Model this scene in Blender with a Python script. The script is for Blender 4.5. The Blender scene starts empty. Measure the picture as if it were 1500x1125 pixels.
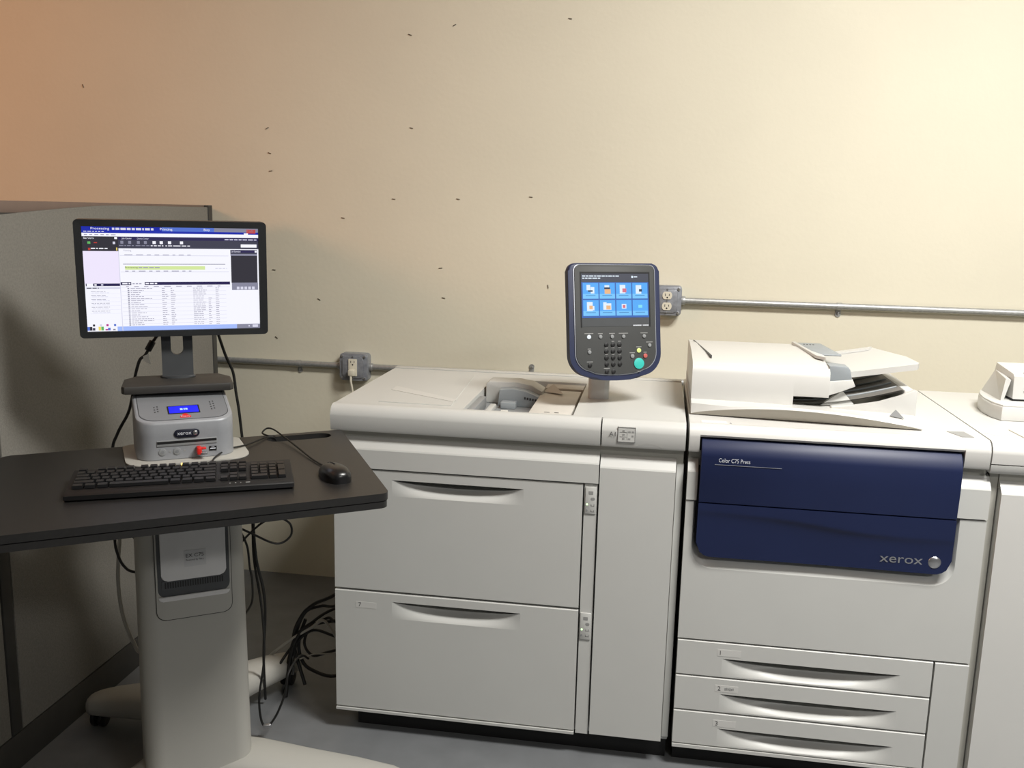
import bpy, bmesh, math, random
from mathutils import Matrix, Vector
random.seed(7)
S = bpy.context.scene
C = S.collection
R = math.radians

# ------------------------------------------------------------------ camera
FPX = 1350.3                                   # focal length in pixels of the 1500 x 1125 frame
YAW, PITCH, ROLL = 0.15382885, 0.18409673, 0.02343896
def cam_axes():
    base = Matrix(((1, 0, 0), (0, 0, -1), (0, 1, 0)))
    cy, sy = math.cos(YAW), math.sin(YAW)
    cp, sp = math.cos(PITCH), math.sin(PITCH)
    cr, sr = math.cos(ROLL), math.sin(ROLL)
    Rz = Matrix(((cy, sy, 0), (-sy, cy, 0), (0, 0, 1)))
    Rx = Matrix(((1, 0, 0), (0, cp, -sp), (0, sp, cp)))
    Ro = Matrix(((cr, -sr, 0), (sr, cr, 0), (0, 0, 1)))
    return Ro @ Rx @ base @ Rz
_M = cam_axes()
cd = bpy.data.cameras.new('camera'); cam = bpy.data.objects.new('camera', cd); C.objects.link(cam)
cd.sensor_fit = 'HORIZONTAL'; cd.sensor_width = 36.0; cd.lens = FPX * 36.0 / 1500.0; cd.clip_start = 0.05
_x, _y, _z = _M[0], -_M[1], -_M[2]
cam.matrix_world = Matrix(((_x[0], _y[0], _z[0], 0), (_x[1], _y[1], _z[1], 0), (_x[2], _y[2], _z[2], 1.5), (0, 0, 0, 1)))
S.camera = cam

# ------------------------------------------------------------------ world, lights, exposure
W = bpy.data.worlds.new('world'); S.world = W; W.use_nodes = True
W.node_tree.nodes['Background'].inputs[0].default_value = (0.80, 0.83, 0.80, 1)
W.node_tree.nodes['Background'].inputs[1].default_value = 0.05
S.view_settings.view_transform = 'Standard'; S.view_settings.look = 'None'
S.view_settings.gamma = 1.0; S.view_settings.use_curve_mapping = False
S.view_settings.exposure = 0.0
CEIL = 3.35
def area(name, loc, sx, sy, power, col, rot=(0, 0, 0)):
    l = bpy.data.lights.new(name, 'AREA'); l.shape = 'RECTANGLE'; l.size = sx; l.size_y = sy
    l.energy = power; l.color = col
    o = bpy.data.objects.new(name, l); C.objects.link(o); o.location = loc; o.rotation_euler = rot
    return o
# two fluorescent ceiling troffers (their housings are built further down) and a warm lamp in the next cubicle
LIGHTS = [((1.25, 1.30), 1.2, 0.55, 150, (1.0, 0.985, 0.95)), ((2.7, -1.5), 1.2, 0.55, 72, (1.0, 0.985, 0.96))]
for (lx, ly), sx, sy, pw, col in LIGHTS:
    area('fluorescent_light', (lx, ly, CEIL - 0.035), sx, sy, pw, col)
WARM = (-3.3, 1.35, 2.1)
wl = bpy.data.lights.new('warm_bulb', 'POINT'); wl.energy = 62; wl.color = (1.0, 0.46, 0.23); wl.shadow_soft_size = 0.22
wo = bpy.data.objects.new('warm_bulb', wl); C.objects.link(wo); wo.location = WARM

# ------------------------------------------------------------------ materials
def lin(c):
    return tuple((v / 12.92 if v <= 0.04045 else ((v + 0.055) / 1.055) ** 2.4) for v in c)
def mat(name, rgb, rough=0.5, metal=0.0, var=0.0, vscale=20.0, bump=0.0, bscale=200.0, emit=None, estr=0.0, coat=0.0, trans=0.0):
    """rgb is sRGB 0-255; var darkens / lightens with noise; bump gives fine relief"""
    m = bpy.data.materials.new(name); m.use_nodes = True
    nt = m.node_tree; b = nt.nodes['Principled BSDF']
    col = lin([v / 255 for v in rgb])
    b.inputs['Base Color'].default_value = (*col, 1)
    b.inputs['Roughness'].default_value = rough; b.inputs['Metallic'].default_value = metal
    if coat: b.inputs['Coat Weight'].default_value = coat; b.inputs['Coat Roughness'].default_value = 0.1
    if trans: b.inputs['Transmission Weight'].default_value = trans
    tc = nt.nodes.new('ShaderNodeTexCoord')
    if var:
        n = nt.nodes.new('ShaderNodeTexNoise'); n.inputs['Scale'].default_value = vscale; n.inputs['Detail'].default_value = 5
        nt.links.new(tc.outputs['Object'], n.inputs['Vector'])
        r = nt.nodes.new('ShaderNodeValToRGB')
        r.color_ramp.elements[0].position = 0.3; r.color_ramp.elements[1].position = 0.7
        r.color_ramp.elements[0].color = (*[v * (1 - var) for v in col], 1)
        r.color_ramp.elements[1].color = (*[min(1, v * (1 + var)) for v in col], 1)
        nt.links.new(n.outputs['Fac'], r.inputs['Fac']); nt.links.new(r.outputs['Color'], b.inputs['Base Color'])
    if bump:
        n2 = nt.nodes.new('ShaderNodeTexNoise'); n2.inputs['Scale'].default_value = bscale; n2.inputs['Detail'].default_value = 3
        nt.links.new(tc.outputs['Object'], n2.inputs['Vector'])
        bp = nt.nodes.new('ShaderNodeBump'); bp.inputs['Strength'].default_value = bump; bp.inputs['Distance'].default_value = 0.002
        nt.links.new(n2.outputs['Fac'], bp.inputs['Height']); nt.links.new(bp.outputs['Normal'], b.inputs['Normal'])
    if emit:
        b.inputs['Emission Color'].default_value = (*lin([v / 255 for v in emit]), 1)
        b.inputs['Emission Strength'].default_value = estr
    return m
M = {
 'wall': mat('painted_wall', (226, 220, 200), 0.75, var=0.025, vscale=2.2, bump=0.25, bscale=60),
 'floor': mat('grey_floor', (112, 114, 116), 0.42, var=0.10, vscale=9, bump=0.1, bscale=40),
 'ceil': mat('ceiling_paint', (226, 224, 216), 0.9, var=0.02),
 'white': mat('off_white_plastic', (200, 200, 196), 0.42, var=0.012, vscale=6, bump=0.06, bscale=900),
 'white2': mat('bright_white_plastic', (208, 207, 203), 0.38, var=0.01, vscale=6),
 'groove': mat('grey_trim_plastic', (182, 180, 171), 0.6, var=0.03),
 'pgrey': mat('mid_grey_plastic', (140, 142, 143), 0.5, var=0.03),
 'bluegrey': mat('blue_grey_plastic', (150, 156, 160), 0.5, var=0.04),
 'taupe': mat('taupe_plastic', (204, 200, 192), 0.55, var=0.03),
 'black': mat('black_plastic', (26, 26, 27), 0.45, var=0.1, vscale=40),
 'base': mat('black_base_metal', (20, 20, 20), 0.6, var=0.15, vscale=10),
 'navy': mat('navy_door_plastic', (18, 30, 68), 0.48, var=0.05, vscale=8),
 'navy2': mat('navy_rim_plastic', (38, 45, 74), 0.42, var=0.05, vscale=20),
 'chrome': mat('brushed_silver', (196, 196, 198), 0.28, metal=0.9, var=0.05, vscale=60),
 'silverline': mat('silver_line', (190, 194, 202), 0.35, metal=0.6, var=0.03),
 'steel': mat('galvanised_steel', (176, 177, 176), 0.42, metal=0.6, var=0.12, vscale=90, bump=0.1, bscale=300),
 'castbox': mat('cast_metal_box', (150, 153, 160), 0.45, metal=0.35, var=0.15, vscale=60, bump=0.2, bscale=200),
 'ivory': mat('ivory_plastic', (222, 216, 198), 0.45, var=0.03),
 'desk': mat('black_laminate', (35, 34, 33), 0.38, var=0.10, vscale=120, bump=0.15, bscale=700),
 'kbd': mat('keyboard_plastic', (21, 21, 22), 0.5, var=0.08, vscale=80),
 'key': mat('key_plastic', (24, 24, 25), 0.36, var=0.08, vscale=60),
 'mouse': mat('mouse_plastic', (24, 24, 25), 0.28, var=0.08, vscale=40),
 'rubber': mat('cable_rubber', (22, 22, 21), 0.5, var=0.1, vscale=60),
 'greycable': mat('grey_cable', (168, 166, 158), 0.55, var=0.05),
 'stand': mat('stand_plastic', (172, 170, 163), 0.5, var=0.02, vscale=5, bump=0.08, bscale=500),
 'server': mat('silver_server_plastic', (152, 154, 158), 0.42, metal=0.15, var=0.03, vscale=60, bump=0.08, bscale=700),
 'server2': mat('grey_server_top', (130, 132, 135), 0.45, metal=0.1, var=0.03),
 'dkgrey': mat('dark_grey_plastic', (72, 74, 76), 0.5, var=0.05, vscale=30),
 'mongrey': mat('monitor_stand_plastic', (72, 74, 76), 0.45, var=0.05, vscale=30),
 'face': mat('console_face_plastic', (60, 61, 60), 0.5, var=0.04, vscale=30),
 'serverlow': mat('pale_server_front', (214, 213, 212), 0.45, var=0.02, vscale=30),
 'bezel': mat('monitor_bezel', (38, 39, 40), 0.4, var=0.06, vscale=60),
 'fabric': mat('panel_fabric', (129, 126, 119), 0.95, var=0.10, vscale=160, bump=0.6, bscale=500),
 'trim': mat('panel_trim', (122, 104, 94), 0.6, var=0.04),
 'trimdark': mat('panel_dark_trim', (62, 61, 58), 0.6, var=0.06),
 'red': mat('red_plastic', (222, 44, 38), 0.35, var=0.05),
 'paperlabel': mat('paper_label', (232, 231, 224), 0.6, var=0.02),
 'ink': mat('printed_ink', (58, 58, 60), 0.6, var=0.05),
 'inklight': mat('grey_ink', (150, 150, 148), 0.6, var=0.05),
 'lightink': mat('white_ink', (214, 218, 226), 0.5, var=0.02),
 'lcd': mat('lcd_blue', (20, 20, 160), 0.3, emit=(28, 34, 235), estr=1.0),
 'lcdtxt': mat('lcd_text', (150, 180, 255), 0.3, emit=(140, 170, 255), estr=1.0),
 'led': mat('led_amber', (255, 210, 90), 0.3, emit=(255, 220, 110), estr=2.5),
 'ledg': mat('led_green', (220, 255, 200), 0.3, emit=(215, 255, 190), estr=1.2),
 'staple': mat('staple_metal', (92, 84, 72), 0.5, metal=0.4, var=0.1),
 'diffuser': mat('lamp_diffuser', (250, 248, 240), 0.6, emit=(255, 250, 235), estr=2.0),
 'warmglobe': mat('warm_lamp_globe', (255, 220, 170), 0.5, emit=(255, 190, 120), estr=2.0),
}
def emis(name, rgb, s=1.0):
    """lit screen colour"""
    return mat(name, tuple(v * 0.15 for v in rgb), 0.35, emit=rgb, estr=s)

# ------------------------------------------------------------------ mesh builder
WM = {}                                            # world matrix of every root / part
class MB:
    def __init__(self, frame=None):
        self.v = []; self.f = []; self.mi = []; self.fr = frame or Matrix(); self.cur = 0
    def add(self, verts, faces):
        o = len(self.v); self.v += [Vector(p) for p in verts]
        for f in faces: self.f.append([i + o for i in f]); self.mi.append(self.cur)
        return self
    def addbm(self, bm):
        bm.verts.index_update()
        self.add([v.co.copy() for v in bm.verts], [[v.index for v in f.verts] for f in bm.faces]); bm.free(); return self
    def box(self, x0, x1, y0, y1, z0, z1, bev=0, seg=2):
        bm = bmesh.new()
        vs = [bm.verts.new((x, y, z)) for x in (x0, x1) for y in (y0, y1) for z in (z0, z1)]
        for f in ((0, 1, 3, 2), (4, 6, 7, 5), (0, 4, 5, 1), (2, 3, 7, 6), (0, 2, 6, 4), (1, 5, 7, 3)): bm.faces.new([vs[i] for i in f])
        if bev: bmesh.ops.bevel(bm, geom=list(bm.edges), offset=bev, segments=seg, affect='EDGES', profile=0.5)
        return self.addbm(bm)
    def prism(self, poly, axis, a0, a1, bev=0, seg=2, capbev=True):
        """poly: 2D outline; axis x: (y,z) points, axis y: (x,z), axis z: (x,y)"""
        def P(p, a): return {'x': (a, p[0], p[1]), 'y': (p[0], a, p[1]), 'z': (p[0], p[1], a)}[axis]
        bm = bmesh.new(); n = len(poly)
        A = [bm.verts.new(P(p, a0)) for p in poly]; B = [bm.verts.new(P(p, a1)) for p in poly]
        fa = bm.faces.new(A); fb = bm.faces.new(B[::-1])
        for i in range(n): bm.faces.new((A[i], A[(i + 1) % n], B[(i + 1) % n], B[i]))
        if bev:
            es = [e for e in bm.edges if (fa in e.link_faces or fb in e.link_faces)]
            bmesh.ops.bevel(bm, geom=es, offset=bev, segments=seg, affect='EDGES', profile=0.5)
        return self.addbm(bm)
    def cyl(self, c, axis, r, h, n=20, bev=0, r2=None):
        r2 = r if r2 is None else r2
        ax = Vector(axis).normalized(); q = Vector((0, 0, 1)).rotation_difference(ax); c = Vector(c)
        bm = bmesh.new()
        A = [bm.verts.new(c + q @ Vector((r * math.cos(t), r * math.sin(t), 0))) for t in [2 * math.pi * i / n for i in range(n)]]
        B = [bm.verts.new(c + q @ Vector((r2 * math.cos(t), r2 * math.sin(t), h))) for t in [2 * math.pi * i / n for i in range(n)]]
        bm.faces.new(A[::-1]); bm.faces.new(B)
        for i in range(n): bm.faces.new((A[i], A[(i + 1) % n], B[(i + 1) % n], B[i]))
        if bev: bmesh.ops.bevel(bm, geom=[e for e in bm.edges if any(len(f.verts) > 4 for f in e.link_faces)], offset=bev, segments=2, affect='EDGES', profile=0.5)
        return self.addbm(bm)
    def sphere(self, c, r, sc=(1, 1, 1), n=20):
        bm = bmesh.new(); bmesh.ops.create_uvsphere(bm, u_segments=n, v_segments=n // 2, radius=r)
        for v in bm.verts: v.co = Vector((v.co.x * sc[0], v.co.y * sc[1], v.co.z * sc[2])) + Vector(c)
        return self.addbm(bm)
    def tube(self, pts, r, sub=6, n=8, smooth=True):
        P = [Vector(p) for p in pts]
        if smooth and len(P) > 2:
            Q = []
            for i in range(len(P) - 1):
                p0 = P[max(i - 1, 0)]; p1 = P[i]; p2 = P[i + 1]; p3 = P[min(i + 2, len(P) - 1)]
                for k in range(sub):
                    t = k / sub
                    Q.append(0.5 * ((2 * p1) + (p2 - p0) * t + (2 * p0 - 5 * p1 + 4 * p2 - p3) * t * t + (3 * p1 - p0 - 3 * p2 + p3) * t ** 3))
            Q.append(P[-1]); P = Q
        vs = []; fs = []; up = None
        for i, p in enumerate(P):
            d = (P[min(i + 1, len(P) - 1)] - P[max(i - 1, 0)]).normalized()
            if up is None:
                up = d.orthogonal().normalized()
            else:
                up = (up - d * up.dot(d)).normalized()
            s = d.cross(up)
            vs += [p + up * (r * math.cos(2 * math.pi * k / n)) + s * (r * math.sin(2 * math.pi * k / n)) for k in range(n)]
        m = len(P)
        for i in range(m - 1):
            for k in range(n):
                fs.append((i * n + k, i * n + (k + 1) % n, (i + 1) * n + (k + 1) % n, (i + 1) * n + k))
        fs.append(list(range(n))[::-1]); fs.append([(m - 1) * n + k for k in range(n)])
        return self.add(vs, fs)
    def grid(self, fn, nu, nv):
        vs = [fn(i / nu, j / nv) for j in range(nv + 1) for i in range(nu + 1)]
        fs = [(j * (nu + 1) + i, j * (nu + 1) + i + 1, (j + 1) * (nu + 1) + i + 1, (j + 1) * (nu + 1) + i) for j in range(nv) for i in range(nu)]
        return self.add(vs, fs)
    def quad(self, x0, x1, z0, z1, y):
        return self.add([(x0, y, z0), (x1, y, z0), (x1, y, z1), (x0, y, z1)], [(0, 1, 2, 3)])
    def text(self, s, x, z, y, h, width=None, align='L', flat=False):
        """lettering in the x-z plane facing -y (flat: on the x-y plane facing up); h = capital height"""
        vs, fs = text_mesh(s)
        k = h / 0.69; kx = k
        w = max(v[0] for v in vs) - min(v[0] for v in vs)
        if width: kx = width / w
        off = {'L': 0, 'C': -w * kx / 2, 'R': -w * kx}[align] - min(v[0] for v in vs) * kx
        self.add([(x + off + v[0] * kx, (z + v[1] * k) if flat else y, y if flat else z + v[1] * k) for v in vs], fs); return self
    def build(self, name, mats, parent=None, smooth=35, recalc=True):
        if not isinstance(mats, (list, tuple)): mats = [mats]
        inv = WM[parent.name].inverted() if parent else Matrix()
        T = inv @ self.fr
        me = bpy.data.meshes.new(name)
        me.from_pydata([T @ v for v in self.v], [], self.f)
        for m in mats: me.materials.append(M[m] if isinstance(m, str) else m)
        for p, i in zip(me.polygons, self.mi): p.material_index = i
        if recalc:
            bm = bmesh.new(); bm.from_mesh(me); bmesh.ops.recalc_face_normals(bm, faces=bm.faces); bm.to_mesh(me); bm.free()
        if smooth:
            for p in me.polygons: p.use_smooth = True
            me.set_sharp_from_angle(angle=R(smooth))
        o = bpy.data.objects.new(name, me); C.objects.link(o)
        if parent: o.parent = parent; WM[o.name] = WM[parent.name]
        else: WM[o.name] = Matrix()
        return o
_tc = {}
def text_mesh(s):
    if s in _tc: return _tc[s]
    cu = bpy.data.curves.new('lettering', 'FONT'); cu.body = s; cu.size = 1.0; cu.resolution_u = 3
    o = bpy.data.objects.new('lettering', cu); C.objects.link(o)
    dg = bpy.context.evaluated_depsgraph_get(); me = bpy.data.meshes.new_from_object(o.evaluated_get(dg))
    r = ([tuple(v.co) for v in me.vertices], [tuple(p.vertices) for p in me.polygons])
    bpy.data.objects.remove(o); bpy.data.curves.remove(cu); bpy.data.meshes.remove(me)
    _tc[s] = r; return r
def rrect(x0, x1, z0, z1, r, n=6):
    if not isinstance(r, (list, tuple)): r = [r] * 4      # bl, br, tr, tl
    out = []
    for (cx, cz, sx, sz, a0), rr in zip(((x0, z0, 1, 1, 180), (x1, z0, -1, 1, 270), (x1, z1, -1, -1, 0), (x0, z1, 1, -1, 90)), r):
        if rr <= 0: out.append((cx, cz)); continue
        for i in range(n + 1):
            a = R(a0 + 90 * i / n); out.append((cx + sx * rr + rr * math.cos(a), cz + sz * rr + rr * math.sin(a)))
    return out
def tag(o, label, cat, group=None, kind=None):
    if label: o['label'] = label
    if cat: o['category'] = cat
    if group: o['group'] = group
    if kind: o['kind'] = kind
    return o
def thing(name, label, cat, loc=(0, 0, 0), rz=0, group=None):
    o = bpy.data.objects.new(name, None); C.objects.link(o); o.empty_display_size = 0.1
    o.location = loc; o.rotation_euler = (0, 0, rz)
    WM[o.name] = Matrix.Translation(loc) @ Matrix.Rotation(rz, 4, 'Z')
    return tag(o, label, cat, group)
def struct(name, mb, m, label=None):
    o = mb.build(name, m); o['kind'] = 'structure'
    tag(o, label, name.split('_')[0]); return o

# ------------------------------------------------------------------ the room
YW = 3.446                                          # back wall
struct('floor', MB().box(-5.5, 4.5, -3.2, YW, -0.08, 0.0), 'floor', 'dark grey smooth floor under the machines')
struct('wall_back', MB().box(-5.5, 4.5, YW, YW + 0.12, -0.08, CEIL + 0.05), 'wall', 'cream painted wall behind the machines')
struct('ceiling', MB().box(-5.5, 4.5, -3.2, YW, CEIL, CEIL + 0.06), 'ceil', 'plain pale ceiling above the room')
for i, ((lx, ly), sx, sy, pw, col) in enumerate(LIGHTS):
    t = thing('ceiling_light', ('fluorescent ceiling light above the printing press', 'fluorescent ceiling light nearer the middle of the room')[i], 'light', (lx, ly, CEIL))
    a, b = sx / 2 + 0.04, sy / 2 + 0.04
    MB().box(lx - a, lx + a, ly - b, ly + b, CEIL - 0.02, CEIL).build('housing', 'ceil', t)
    f = MB()
    f.box(lx - a, lx + a, ly - b, ly - b + 0.03, CEIL - 0.03, CEIL - 0.02).box(lx - a, lx + a, ly + b - 0.03, ly + b, CEIL - 0.03, CEIL - 0.02)
    f.box(lx - a, lx - a + 0.03, ly - b + 0.03, ly + b - 0.03, CEIL - 0.03, CEIL - 0.02).box(lx + a - 0.03, lx + a, ly - b + 0.03, ly + b - 0.03, CEIL - 0.03, CEIL - 0.02)
    f.build('frame', 'ceil', t)
    MB().box(lx - sx / 2, lx + sx / 2, ly - sy / 2, ly + sy / 2, CEIL - 0.026, CEIL - 0.02).build('diffuser', 'diffuser', t)
t = thing('pendant_lamp', 'warm pendant lamp hanging in the next cubicle', 'lamp', (WARM[0], WARM[1], CEIL))
MB().cyl((WARM[0], WARM[1], CEIL - 0.02), (0, 0, 1), 0.05, 0.02).build('canopy', 'black', t)
MB().cyl((WARM[0], WARM[1], WARM[2] + 0.27), (0, 0, 1), 0.006, CEIL - 0.02 - WARM[2] - 0.27, n=8).build('cord', 'rubber', t)
MB().cyl((WARM[0], WARM[1], WARM[2] + 0.23), (0, 0, 1), 0.03, 0.05, r2=0.02).build('socket', 'black', t)

# ------------------------------------------------------------------ things fixed to the back wall
def conduit(name_label, x0, x1, z, straps, r=0.0115):
    t = thing('electrical_conduit', name_label, 'conduit', (x0, YW - r - 0.006, z))
    yc = YW - r - 0.006
    MB().cyl((x0, yc, z), (1, 0, 0), r, x1 - x0, n=18).build('pipe', 'steel', t)
    for sx, sd in straps:
        s = MB().cyl((sx - 0.009, yc, z), (1, 0, 0), r + 0.002, 0.018, n=18)
        s.box(sx - 0.009, sx + 0.009, YW - 0.004, YW, *sorted((z + sd * r, z + sd * (r + 0.018))), bev=0.001)
        s.cyl((sx, YW, z + sd * (r + 0.018)), (0, -1, 0), 0.010, 0.004, n=18)
        p = s.build('strap', 'steel', t)
        MB().cyl((sx, YW - 0.004, z + sd * (r + 0.015)), (0, -1, 0), 0.005, 0.004, n=10, bev=0.001).build('screw', 'chrome', p)
    return t
conduit('long bare steel conduit running right above the printing press', 0.098, 2.4, 1.197, [(0.643, -1), (1.7, -1)])
conduit('grey steel conduit passing low behind the monitor', -2.8, -1.208, 0.893, [(-1.388, -1)])
conduit('steel conduit disappearing behind the paper feeder', -1.098, 0.6, 0.893, [(-0.459, 1), (0.3, 1)])

def outlet_box(label, xc, zc, w, h, kind):
    t = thing('electrical_box', label, 'outlet', (xc, YW, zc - h / 2))
    x0, x1, z0, z1 = xc - w / 2, xc + w / 2, zc - h / 2, zc + h / 2
    MB().prism(rrect(x0, x1, z0, z1, 0.012), 'y', YW - 0.042, YW, bev=0.002).build('box', 'castbox', t)
    cov = MB().prism(rrect(x0 + 0.001, x1 - 0.001, z0 + 0.001, z1 - 0.001, 0.014), 'y', YW - 0.0475, YW - 0.042, bev=0.002).build('cover', 'castbox', t)
    MB().prism(rrect(x0 + 0.014, x1 - 0.014, z0 + 0.012, z1 - 0.012, 0.012), 'y', YW - 0.053, YW - 0.0475, bev=0.003).build('raised_plate', 'castbox', cov)
    for sx in (-1, 1):
        for sz in (-1, 1):
            MB().cyl((xc + sx * (w / 2 - 0.011), YW - 0.0475, zc + sz * (h / 2 - 0.011)), (0, -1, 0), 0.0055, 0.004, n=12, bev=0.001).build('screw', 'chrome', cov)
    yy = YW - 0.053
    if kind == 'duplex':
        for dz in (0.0195, -0.0195):
            fpoly = [(xc + 0.0175 * math.cos(a) , zc + dz + max(-0.0135, min(0.0135, 0.0175 * math.sin(a)))) for a in [2 * math.pi * k / 28 for k in range(28)]]
            r = MB().prism(fpoly, 'y', yy - 0.003, yy).build('receptacle', 'ivory', t)
            s = MB()
            s.box(xc - 0.008, xc - 0.0058, yy - 0.0035, yy - 0.003, zc + dz - 0.002, zc + dz + 0.007).box(xc + 0.0058, xc + 0.008, yy - 0.0035, yy - 0.003, zc + dz - 0.001, zc + dz + 0.006)
            s.cyl((xc, yy - 0.003, zc + dz - 0.007), (0, -1, 0), 0.003, 0.0006, n=12)
            s.build('slot', 'black', r)
        for dz in (0, 0.042, -0.042): MB().cyl((xc, yy, zc + dz), (0, -1, 0), 0.003, 0.003, n=10).build('screw', 'chrome', cov)
    else:
        r = MB().prism(rrect(xc - 0.0168, xc + 0.0168, zc - 0.0335, zc + 0.0335, 0.002), 'y', yy - 0.004, yy, bev=0.001).build('receptacle', 'ivory', t)
        for dz in (0.0185,):
            s = MB()
            s.box(xc - 0.008, xc - 0.0058, yy - 0.0046, yy - 0.004, zc + dz, zc + dz + 0.008).box(xc + 0.0058, xc + 0.008, yy - 0.0046, yy - 0.004, zc + dz + 0.001, zc + dz + 0.007)
            s.cyl((xc, yy - 0.004, zc + dz - 0.007), (0, -1, 0), 0.003, 0.0006, n=12)
            s.build('slot', 'black', r)
        for dz in (0.042, -0.042): MB().cyl((xc, yy, zc + dz), (0, -1, 0), 0.003, 0.003, n=10).build('screw', 'chrome', cov)
    return t
bx = outlet_box('grey metal outlet box with two white sockets behind the touch screen console', 0.036, 1.197, 0.104, 0.108, 'duplex')
MB().cyl((0.086, YW - 0.018, 1.197), (1, 0, 0), 0.0165, 0.016, n=16, bev=0.002).build('connector', 'steel', bx)
bl = outlet_box('grey metal outlet box with one ivory socket left of the paper feeder', -1.153, 0.893, 0.112, 0.106, 'decora')
for xx in (-1.223, -1.099): MB().cyl((xx, YW - 0.018, 0.893), (1, 0, 0), 0.0155, 0.016, n=16, bev=0.002).build('connector', 'steel', bl)
# white cord plugged into the left box
t = thing('power_cord', 'white power cord plugged into the outlet box and hanging down', 'cord', (-1.153, YW - 0.06, 0.7))
MB().box(-1.166, -1.140, YW - 0.079, YW - 0.057, 0.862, 0.888, bev=0.005).build('plug', 'ivory', t)
MB().tube([(-1.155, YW - 0.072, 0.866), (-1.154, YW - 0.075, 0.84), (-1.150, YW - 0.07, 0.80), (-1.153, YW - 0.06, 0.72), (-1.13, YW - 0.05, 0.5), (-1.05, YW - 0.05, 0.2), (-0.9, YW - 0.06, 0.02)], 0.0045).build('cord', 'ivory', t)
# old staples left in the wall
STAPLES = [(-0.942, 2.13, 18), (-0.776, 2.162, -28), (-0.356, 2.181, 8), (-0.936, 1.8, 15), (-1.004, 1.539, 8), (-0.755, 1.544, 12), (-0.48, 1.557, 6), (-1.503, 1.794, -30),
 (-1.496, 1.702, 20), (-1.493, 1.635, -10), (-1.205, 1.464, 8), (-1.489, 1.257, 5), (-1.306, 1.148, 30), (-0.82, 1.285, -8), (-0.807, 1.172, 10), (-1.485, 0.99, 40), (-2.259, 1.947, 70), (-0.406, 1.229, 80)]
for x, z, a in STAPLES:
    fr = Matrix.Translation((x, YW, z)) @ Matrix.Rotation(R(a), 4, 'Y')
    b = MB(fr).box(-0.0065, 0.0065, -0.003, -0.0012, -0.0011, 0.0011).box(-0.0065, -0.0047, -0.0012, 0, -0.0011, 0.0011).box(0.0047, 0.0065, -0.0012, 0, -0.0011, 0.0011)
    tag(b.build('staple', 'staple'), 'tiny dark staple left in the cream wall', 'staple', 'staples left in the wall')

# ------------------------------------------------------------------ cubicle panel on the left
XP, YE = -1.625, 3.215
t = thing('cubicle_panel', 'tall grey fabric cubicle panel standing behind the monitor', 'partition', (XP - 0.025, 2.4, 0))
MB().box(XP - 0.044, XP - 0.006, 0.3, YE - 0.03, 0.02, 1.47).build('core', 'trimdark', t)
# fabric tiles, the upper edge of the far one sagging towards the camera
for y0, y1 in ((2.042, YE - 0.029), (0.32, 1.995)):
    m = MB(); n = 20
    def fy(i): return y0 + (y1 - y0) * i / n
    def fz(i):
        if y0 < 2: return 1.47
        return 1.493 - 0.033 * max(0, (2.60 - fy(i)) / 0.56) ** 1.3
    top = [(fy(i), fz(i)) for i in range(n + 1)]
    m.prism([(y0, 0.104), (y1, 0.104)] + top[::-1], 'x', XP - 0.012, XP, bev=0.003)
    m.build('fabric_tile', 'fabric', t)
MB().box(XP - 0.05, XP - 0.013, 0.3, YE - 0.03, 1.468, 1.5, bev=0.002).build('top_cap', 'trim', t)
MB().box(XP - 0.04, XP + 0.001, 2.0, 2.037, 0.104, 1.468, bev=0.002).build('joint_post', 'trimdark', t)
MB().box(XP - 0.05, XP, 0.3, YE - 0.03, 0.0, 0.1, bev=0.002).build('base_raceway', 'trimdark', t)
MB().box(XP - 0.05, XP + 0.003, YE - 0.028, YE, 0, 1.5, bev=0.002).build('end_post', 'trimdark', t)
MB().box(XP - 0.18, XP - 0.128, YE - 0.03, YW, 0, 1.494).box(XP - 0.128, XP - 0.05, YE - 0.06, YE - 0.006, 0, 1.494).build('hidden_light_block', 'trimdark', t)  # added block, unseen behind the post, keeps the warm lamp's light off the wall

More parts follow.
